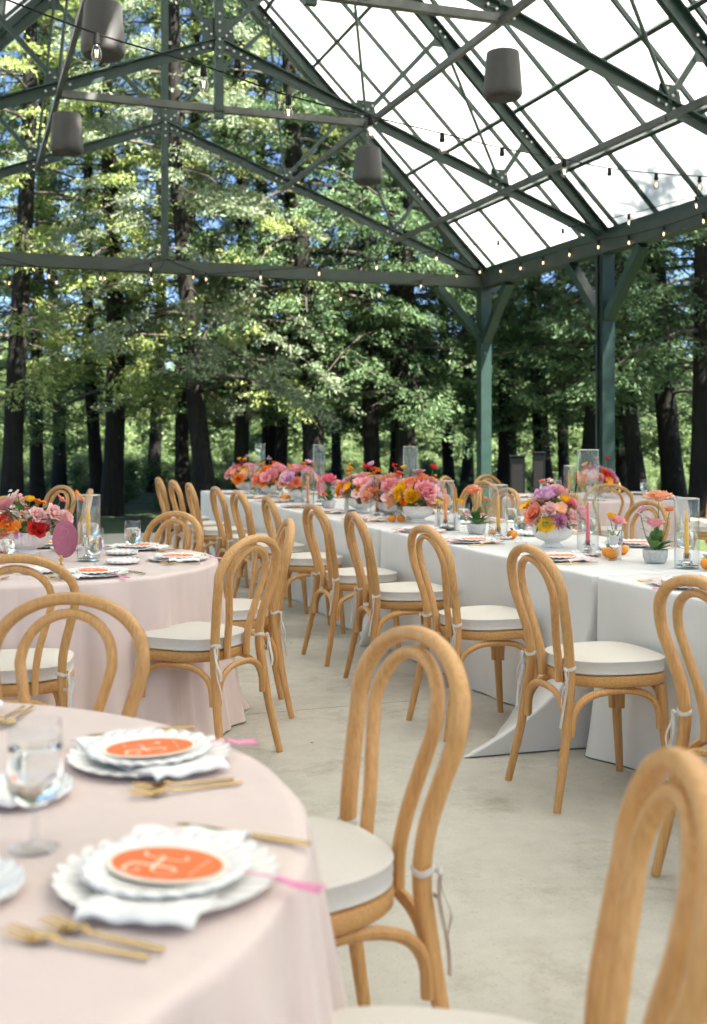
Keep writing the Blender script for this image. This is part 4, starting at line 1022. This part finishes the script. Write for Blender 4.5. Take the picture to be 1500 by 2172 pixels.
string(((.57, 5.1), (7.33, 8.6)), [(-45, 20), (205, 112), (432, 177), (612, 237), (786, 279), (938, 313), (1065, 342), (1197, 364), (1293, 382), (1392, 391), (1484, 396)], 'string of bulbs crossing the whole roof space from the top left', (None, (7.2, 8.53, 3.68)))
string(((2.6, 15.05), (7.28, 8.53)), [(437, 592), (553, 588), (677, 580), (799, 567), (926, 548), (1057, 527), (1194, 502), (1334, 472), (1477, 436)], 'string of bulbs from the far beam centre up to the right eave', ((2.6, 15.10, 3.70), (7.22, 8.53, 3.66)))
string(((7.22, 11.7), (7.22, 8.5)), [(1269, 524), (1334, 514), (1408, 496), (1492, 469)], 'string of bulbs along the right eave beam past the near post', ((7.22, 11.8, 3.66), (7.22, 8.5, 3.66)))
string(((7.22, 15.0), (7.22, 11.8)), [(1018, 577), (1062, 575), (1104, 569), (1152, 557), (1208, 540)], 'string of bulbs along the eave beam between the two right posts', ((7.22, 15.08, 3.66), (7.22, 11.82, 3.66)))
string(((2.6, 15.07), (7.3, 15.07)), [(410, 588), (540, 627), (633, 635), (723, 634), (805, 625), (893, 607), (969, 585)], 'string of bulbs sagging below the right half of the far beam', ((2.6, 15.09, 3.69), (7.2, 15.08, 3.66)))
string(((2.6, 15.05), (-2.1, 8.53)), [(320, 571), (213, 590), (104, 586), (-10, 560)], 'string of bulbs from the far beam centre towards the left eave', ((2.6, 15.10, 3.70), None))
string(((2.6, 15.07), (-2.1, 15.07)), [(321, 592), (222, 590), (120, 599), (20, 600), (-70, 590)], 'string of bulbs along the left half of the far beam', ((2.6, 15.09, 3.69), None))

# dark cabinets at the slab's far edge
for x, w_, h, lab in ((1098, .20, 1.05, 'dark upright cabinet at the slab edge left of the orange centrepiece'), (1143, .17, 1.10, 'second dark upright cabinet at the slab edge, nearer the post')):
    u, v = C2W((x-750)/F*16.0, 16.0); mb = MB()
    mb.box((0, 0, h/2), (w_, .22, h-.01)); cab = empty('loudspeaker_cabinet', (u, v, 0.0), -YAW-.2, label=lab, cat='cabinet', group='dark cabinets')
    me = mb.mesh('housing', 'box_dark', False); mobj('housing', me, cab); mobj('lid', MB().box((0, 0, h+.004), (w_+.02, .24, .018)).mesh('lid', 'black_rubber', False), cab)
    mobj('grille', MB().box((0, -.114, h*.62), (w_*.8, .006, h*.55)).mesh('grille', 'black_rubber', False), cab)

# ================================================================== TREES
def crown(seed, H, z0, Lmax, nb, per, leaf=.042, flat=.22, open_=.0):
    g_ = np.random.default_rng(seed); V = []; 
    tw = []
    for k in range(nb):
        f = (k+g_.uniform(0, 1))/nb; z = z0 + (H-z0)*f**1.05
        L = Lmax*(1-.72*f**1.4)*g_.uniform(.55, 1.1)
        az = k*2.399 + g_.uniform(-.5, .5); dx, dy = math.cos(az), math.sin(az)
        rise = g_.uniform(-.05, .30); droop = g_.uniform(.16, .42)
        def pos(s): return np.stack([dx*L*s, dy*L*s, z + L*(rise*s - droop*s*s*1.6)], -1)
        nt_ = max(6, int(per*1.15*L/2.2)); nc = max(2, int(L*2.4)); sc_ = g_.uniform(.25, 1, nc)**.8; lc_ = g_.uniform(-.95, .95, nc); ic = g_.integers(0, nc, nt_)
        s = np.clip(sc_[ic] + g_.normal(0, .17/L, nt_), .12, 1.05)
        w = L*.34*np.sin(np.pi*np.clip(s*.9+.06, 0, 1))**.8
        lat = lc_[ic]*w + g_.normal(0, .15, nt_); c = pos(s); c[:, 0] += -dy*lat; c[:, 1] += dx*lat; c[:, 2] += g_.normal(0, .05, nt_) - .12*np.abs(lat)
        tw.append((pos(np.linspace(0, .95, 6)), .035*(1-f*.6)))
        nl = 28
        ang = az + np.sign(lat)[:, None]*g_.uniform(.1, 1.1, (nt_, 1)) + g_.normal(0, .75, (nt_, nl))
        r = g_.uniform(.02, .25, (nt_, nl)); cc = c[:, None, :] + np.stack([np.cos(ang)*r, np.sin(ang)*r, -r*.25 + g_.normal(0, .035, (nt_, nl))], -1)
        cc = cc.reshape(-1, 3); an = ang.reshape(-1) + g_.normal(0, .35, len(cc))
        ll = leaf*g_.uniform(.7, 1.45, len(cc)); ww = ll*g_.uniform(.22, .38, len(cc))
        pit = g_.normal(-.35, flat*2.2, len(cc)); rol = g_.normal(0, flat*4.5, len(cc))
        d = np.stack([np.cos(an)*np.cos(pit), np.sin(an)*np.cos(pit), np.sin(pit)], -1)
        sd_ = np.stack([-np.sin(an)*np.cos(rol), np.cos(an)*np.cos(rol), np.sin(rol)], -1)
        q = np.stack([cc - d*ll[:, None], cc - sd_*ww[:, None]+d*ll[:, None]*.1, cc + d*ll[:, None], cc + sd_*ww[:, None]+d*ll[:, None]*.1], 1)
        V.append(q.reshape(-1, 3))
    V = np.concatenate(V); Fc = np.arange(len(V)).reshape(-1, 4); return V, Fc, tw
def tree_proto(seed, H, z0, Lmax, nb, per, r0, lean=(0, 0), **kw):
    g_ = random.Random(seed); V, Fc, tw = crown(seed, H, z0, Lmax, nb, per, **kw)
    bend = lambda z: np.stack([lean[0]*np.clip(z, 0, 6)/6 + .10*np.sin(z*.5+seed), lean[1]*np.clip(z, 0, 6)/6 + .08*np.cos(z*.45+seed)], -1)
    V[:, :2] += bend(V[:, 2])
    zs = np.linspace(-.15, H*.97, 26); b = bend(zs)
    tr = MB().tube([(b[i][0], b[i][1], zs[i]) for i in range(26)], [r0*(1.35 if i == 0 else (1.12 if i == 1 else 1))*(1-.80*(zs[i]+.15)/H) for i in range(26)], 14)
    lim = MB()
    for P, r in tw:
        P = P.copy(); P[:, :2] += bend(P[:, 2]); lim.tube(P, [r*(1-.8*i/5) for i in range(6)], 5, cap=False)
    for k in range(9):                              # bare lower snags
        z = g_.uniform(1.6, z0+.8); a = g_.uniform(0, 6.28); L = g_.uniform(.4, 1.3); bb = bend(np.array([z]))[0]
        lim.tube([(bb[0], bb[1], z), (bb[0]+math.cos(a)*L*.5, bb[1]+math.sin(a)*L*.5, z+.02), (bb[0]+math.cos(a)*L, bb[1]+math.sin(a)*L, z-.22*L)], [.022, .014, .004], 5, cap=False)
    return {'trunk': tr.mesh('trunk', 'bark', recalc=False), 'limbs': lim.mesh('limbs', 'twig', recalc=False), 'crown': np_mesh('crown', V, Fc, 'leaf_conifer')}
TREES = [tree_proto(101, 15.5, 2.1, 2.7, 96, 25, .17), tree_proto(102, 16.5, 2.3, 2.5, 92, 23, .16), tree_proto(103, 14.0, 2.0, 2.8, 86, 26, .18),
         tree_proto(104, 17.0, 2.6, 2.3, 86, 22, .15), tree_proto(105, 15.0, 2.3, 2.6, 82, 25, .17, lean=(-.9, .2))]
def tree(p, kind, sc, wpx, rot, mat, label, group='trees around the pavilion', sx=1.0):
    r = empty('conifer_tree', (p[0], p[1], -.07), rot, label=label, cat='tree', group=group); r.scale = (sc*sx, sc*sx, sc)
    r.rotation_euler = (rt.gauss(0, .022), rt.gauss(0, .022), rot); q_ = rt.uniform(.8, 1.2); mobj('trunk', TREES[kind]['trunk'], r, scale=(q_, q_, 1)); mobj('limbs', TREES[kind]['limbs'], r); c_ = mobj('crown', TREES[kind]['crown'], r, mat=mat)
    return r
row = [(38, 17.6, 3, 'leaf_fresh', 1.05), (120, 26, 1, 'leaf_fresh', 1.0), (205, 21.5, 3, 'leaf_fresh', .85), (233, 18.8, 0, 'leaf_fresh', 1.0), (330, 27, 2, 'leaf_fresh', 1.05), (458, 17.4, 4, 'leaf_grey', 1.0), (508, 19.0, 1, 'leaf_fresh', 1.0),
       (600, 20.5, 2, 'leaf_grey', .9), (655, 18.6, 0, 'leaf_conifer', 1.1), (720, 26, 3, 'leaf_conifer', 1.0), (785, 19.3, 1, 'leaf_conifer', 1.0), (868, 18.9, 2, 'leaf_conifer', .95), (953, 23.5, 3, 'leaf_conifer', .8), (987, 25.5, 0, 'leaf_conifer', .9),
       (1150, 22.5, 1, 'leaf_conifer', 1.0), (1197, 24, 3, 'leaf_conifer', .9), (1240, 18.9, 0, 'leaf_conifer', 1.1), (1325, 21.5, 1, 'leaf_conifer', .95), (1372, 18.2, 4, 'leaf_conifer', 1.1), (1430, 18.6, 2, 'leaf_conifer', 1.05), (1497, 17.0, 3, 'leaf_conifer', 1.15)]
rt = random.Random(77)
for k, (x, D, kd, mt, sc) in enumerate(row):
    D = D*1.04 + .5; u, v = C2W((x-750)/F*D, D)
    nth = ['leftmost', 'second', 'third', 'fourth', 'fifth', 'sixth', 'seventh', 'eighth', 'ninth', 'tenth', 'eleventh', 'twelfth', 'thirteenth', 'fourteenth', 'fifteenth', 'sixteenth', 'seventeenth', 'eighteenth', 'nineteenth', 'twentieth', 'rightmost'][k]
    lab = {'leaf_fresh': 'tall tree with bright yellow-green boughs', 'leaf_grey': 'tree with pale grey-green boughs', 'leaf_conifer': 'tall dark green conifer'}[mt]
    tree((u, v), kd, sc, 0, rt.uniform(0, 6.28) if kd != 4 else -YAW, mt, f'{lab}, {nth} trunk from the left behind the pavilion')
for k, (x, D, kd) in enumerate(((85, 22, 2), (395, 21, 3), (560, 23, 0), (835, 23, 1), (1070, 22.5, 2), (1290, 24, 2))):
    u, v = C2W((x-750)/F*D, D)
    tree((u, v), kd, .95, 0, rt.uniform(0, 6.28), 'leaf_conifer', f'slim dark conifer in the second row of trunks, {ordn[k]} from the left', 'second row of conifers')
side = [((9.9, 6.4), 1, .76), ((9.8, 3.0), 0, .80), ((12.6, 11.4), 0, .9), ((15.0, 13.5), 3, 1.0), ((15.5, 8.5), 2, .95)]
for k, (p, kd) in enumerate((((-8.0, 9.5), 0), ((-9.5, 4.0), 2), ((-12.0, -2.0), 1), ((-12.5, 13.0), 4), ((-13.5, 8.0), 3))):  # unseen trees added on the left to block the blue sky light
    tree(p, kd, 1.0, 0, rt.uniform(0, 6.28), 'leaf_fresh', 'leafy tree added beside the left eave, outside the picture, to block sky', 'trees added outside the left edge')
for k, (p, kd, sc) in enumerate(side):
    tree(p, kd, sc, 0, rt.uniform(0, 6.28), 'leaf_conifer', 'dark conifer beside the right eave, outside the picture', 'conifers outside the right edge')

# ------------------------------------------------------------------ sunny thicket beyond the trunks
def shrub_proto(seed, n=5200):
    g_ = np.random.default_rng(seed); nb = 46
    cz = g_.uniform(.15, 1, nb); a = g_.uniform(0, 6.28, nb); rr = g_.uniform(0, 1, nb)**.5*np.sqrt(np.clip(1.02-(cz-.35)**2*1.4, .08, 1))
    C_ = np.stack([np.cos(a)*rr, np.sin(a)*rr, cz*1.9], -1); i = g_.integers(0, nb, n); c = C_[i] + g_.normal(0, .16, (n, 3))
    c[:, 2] = np.clip(c[:, 2], .05, None); an = g_.uniform(0, 6.28, n); pit = g_.normal(-.3, .5, n); rol = g_.normal(0, .6, n); ll = g_.uniform(.045, .085, n); ww = ll*.55
    d = np.stack([np.cos(an)*np.cos(pit), np.sin(an)*np.cos(pit), np.sin(pit)], -1); s_ = np.stack([-np.sin(an)*np.cos(rol), np.cos(an)*np.cos(rol), np.sin(rol)], -1)
    q = np.stack([c-d*ll[:, None], c-s_*ww[:, None], c+d*ll[:, None], c+s_*ww[:, None]], 1)
    st = MB()
    for k in range(7):
        b = C_[k*6]; st.tube([(b[0]*.08, b[1]*.08, -.1), (b[0]*.5, b[1]*.5, b[2]*.5), tuple(b)], [.03, .02, .006], 5, cap=False)
    return np_mesh('foliage', q.reshape(-1, 3), np.arange(4*n).reshape(-1, 4), 'leaf_shrub'), st.mesh('stems', 'twig', recalc=False)
SH = [shrub_proto(s) for s in (201, 202, 203)]
rs = random.Random(5); cnt = 0
for rowD, hs in ((23.5, .26), (28, .34), (33, .45), (40, .85), (45, 1.5), (51, 2.2), (58, 3.0), (66, 3.8)):
    x = -260
    while x < 1800:
        D = rowD + rs.uniform(-1.5, 1.5); u, v = C2W((x-750)/F*D, D); h = hs*rs.uniform(.75, 1.25); f_, st = SH[rs.randrange(3)]
        r = empty('shrub', (u, v, -.07), rs.uniform(0, 6.28), label='leafy green shrub in the thicket between and beyond the tree trunks', cat='shrub', group='thicket behind the trees')
        w_ = rs.uniform(.9, 1.25); r.scale = (h*w_, h*w_, h); mobj('foliage', f_, r); mobj('stems', st, r); cnt += 1
        x += max(2.0*h, .9)*F/D*rs.uniform(.8, 1.1)

# ------------------------------------------------------------------ bits of leaf litter on the concrete
rl = random.Random(8); lb = MB()
for k in range(70):
    x, y = rl.uniform(-1.5, 7), rl.uniform(1.2, 14); a = rl.uniform(0, 6.28); L = rl.uniform(.004, .012); w_ = L*rl.uniform(.2, .5); c0, s0 = math.cos(a), math.sin(a)
    lb.add([(x-c0*L, y-s0*L, .0012), (x+s0*w_, y-c0*w_, .004), (x+c0*L, y+s0*L, .002), (x-s0*w_, y+c0*w_, .003)], [(0, 1, 2, 3)])
setp(mobj('leaf_litter', lb.mesh('leaf_litter', 'twig', False, False)), 'tiny dry leaf bits scattered on the concrete floor', 'leaf litter', kind='stuff')
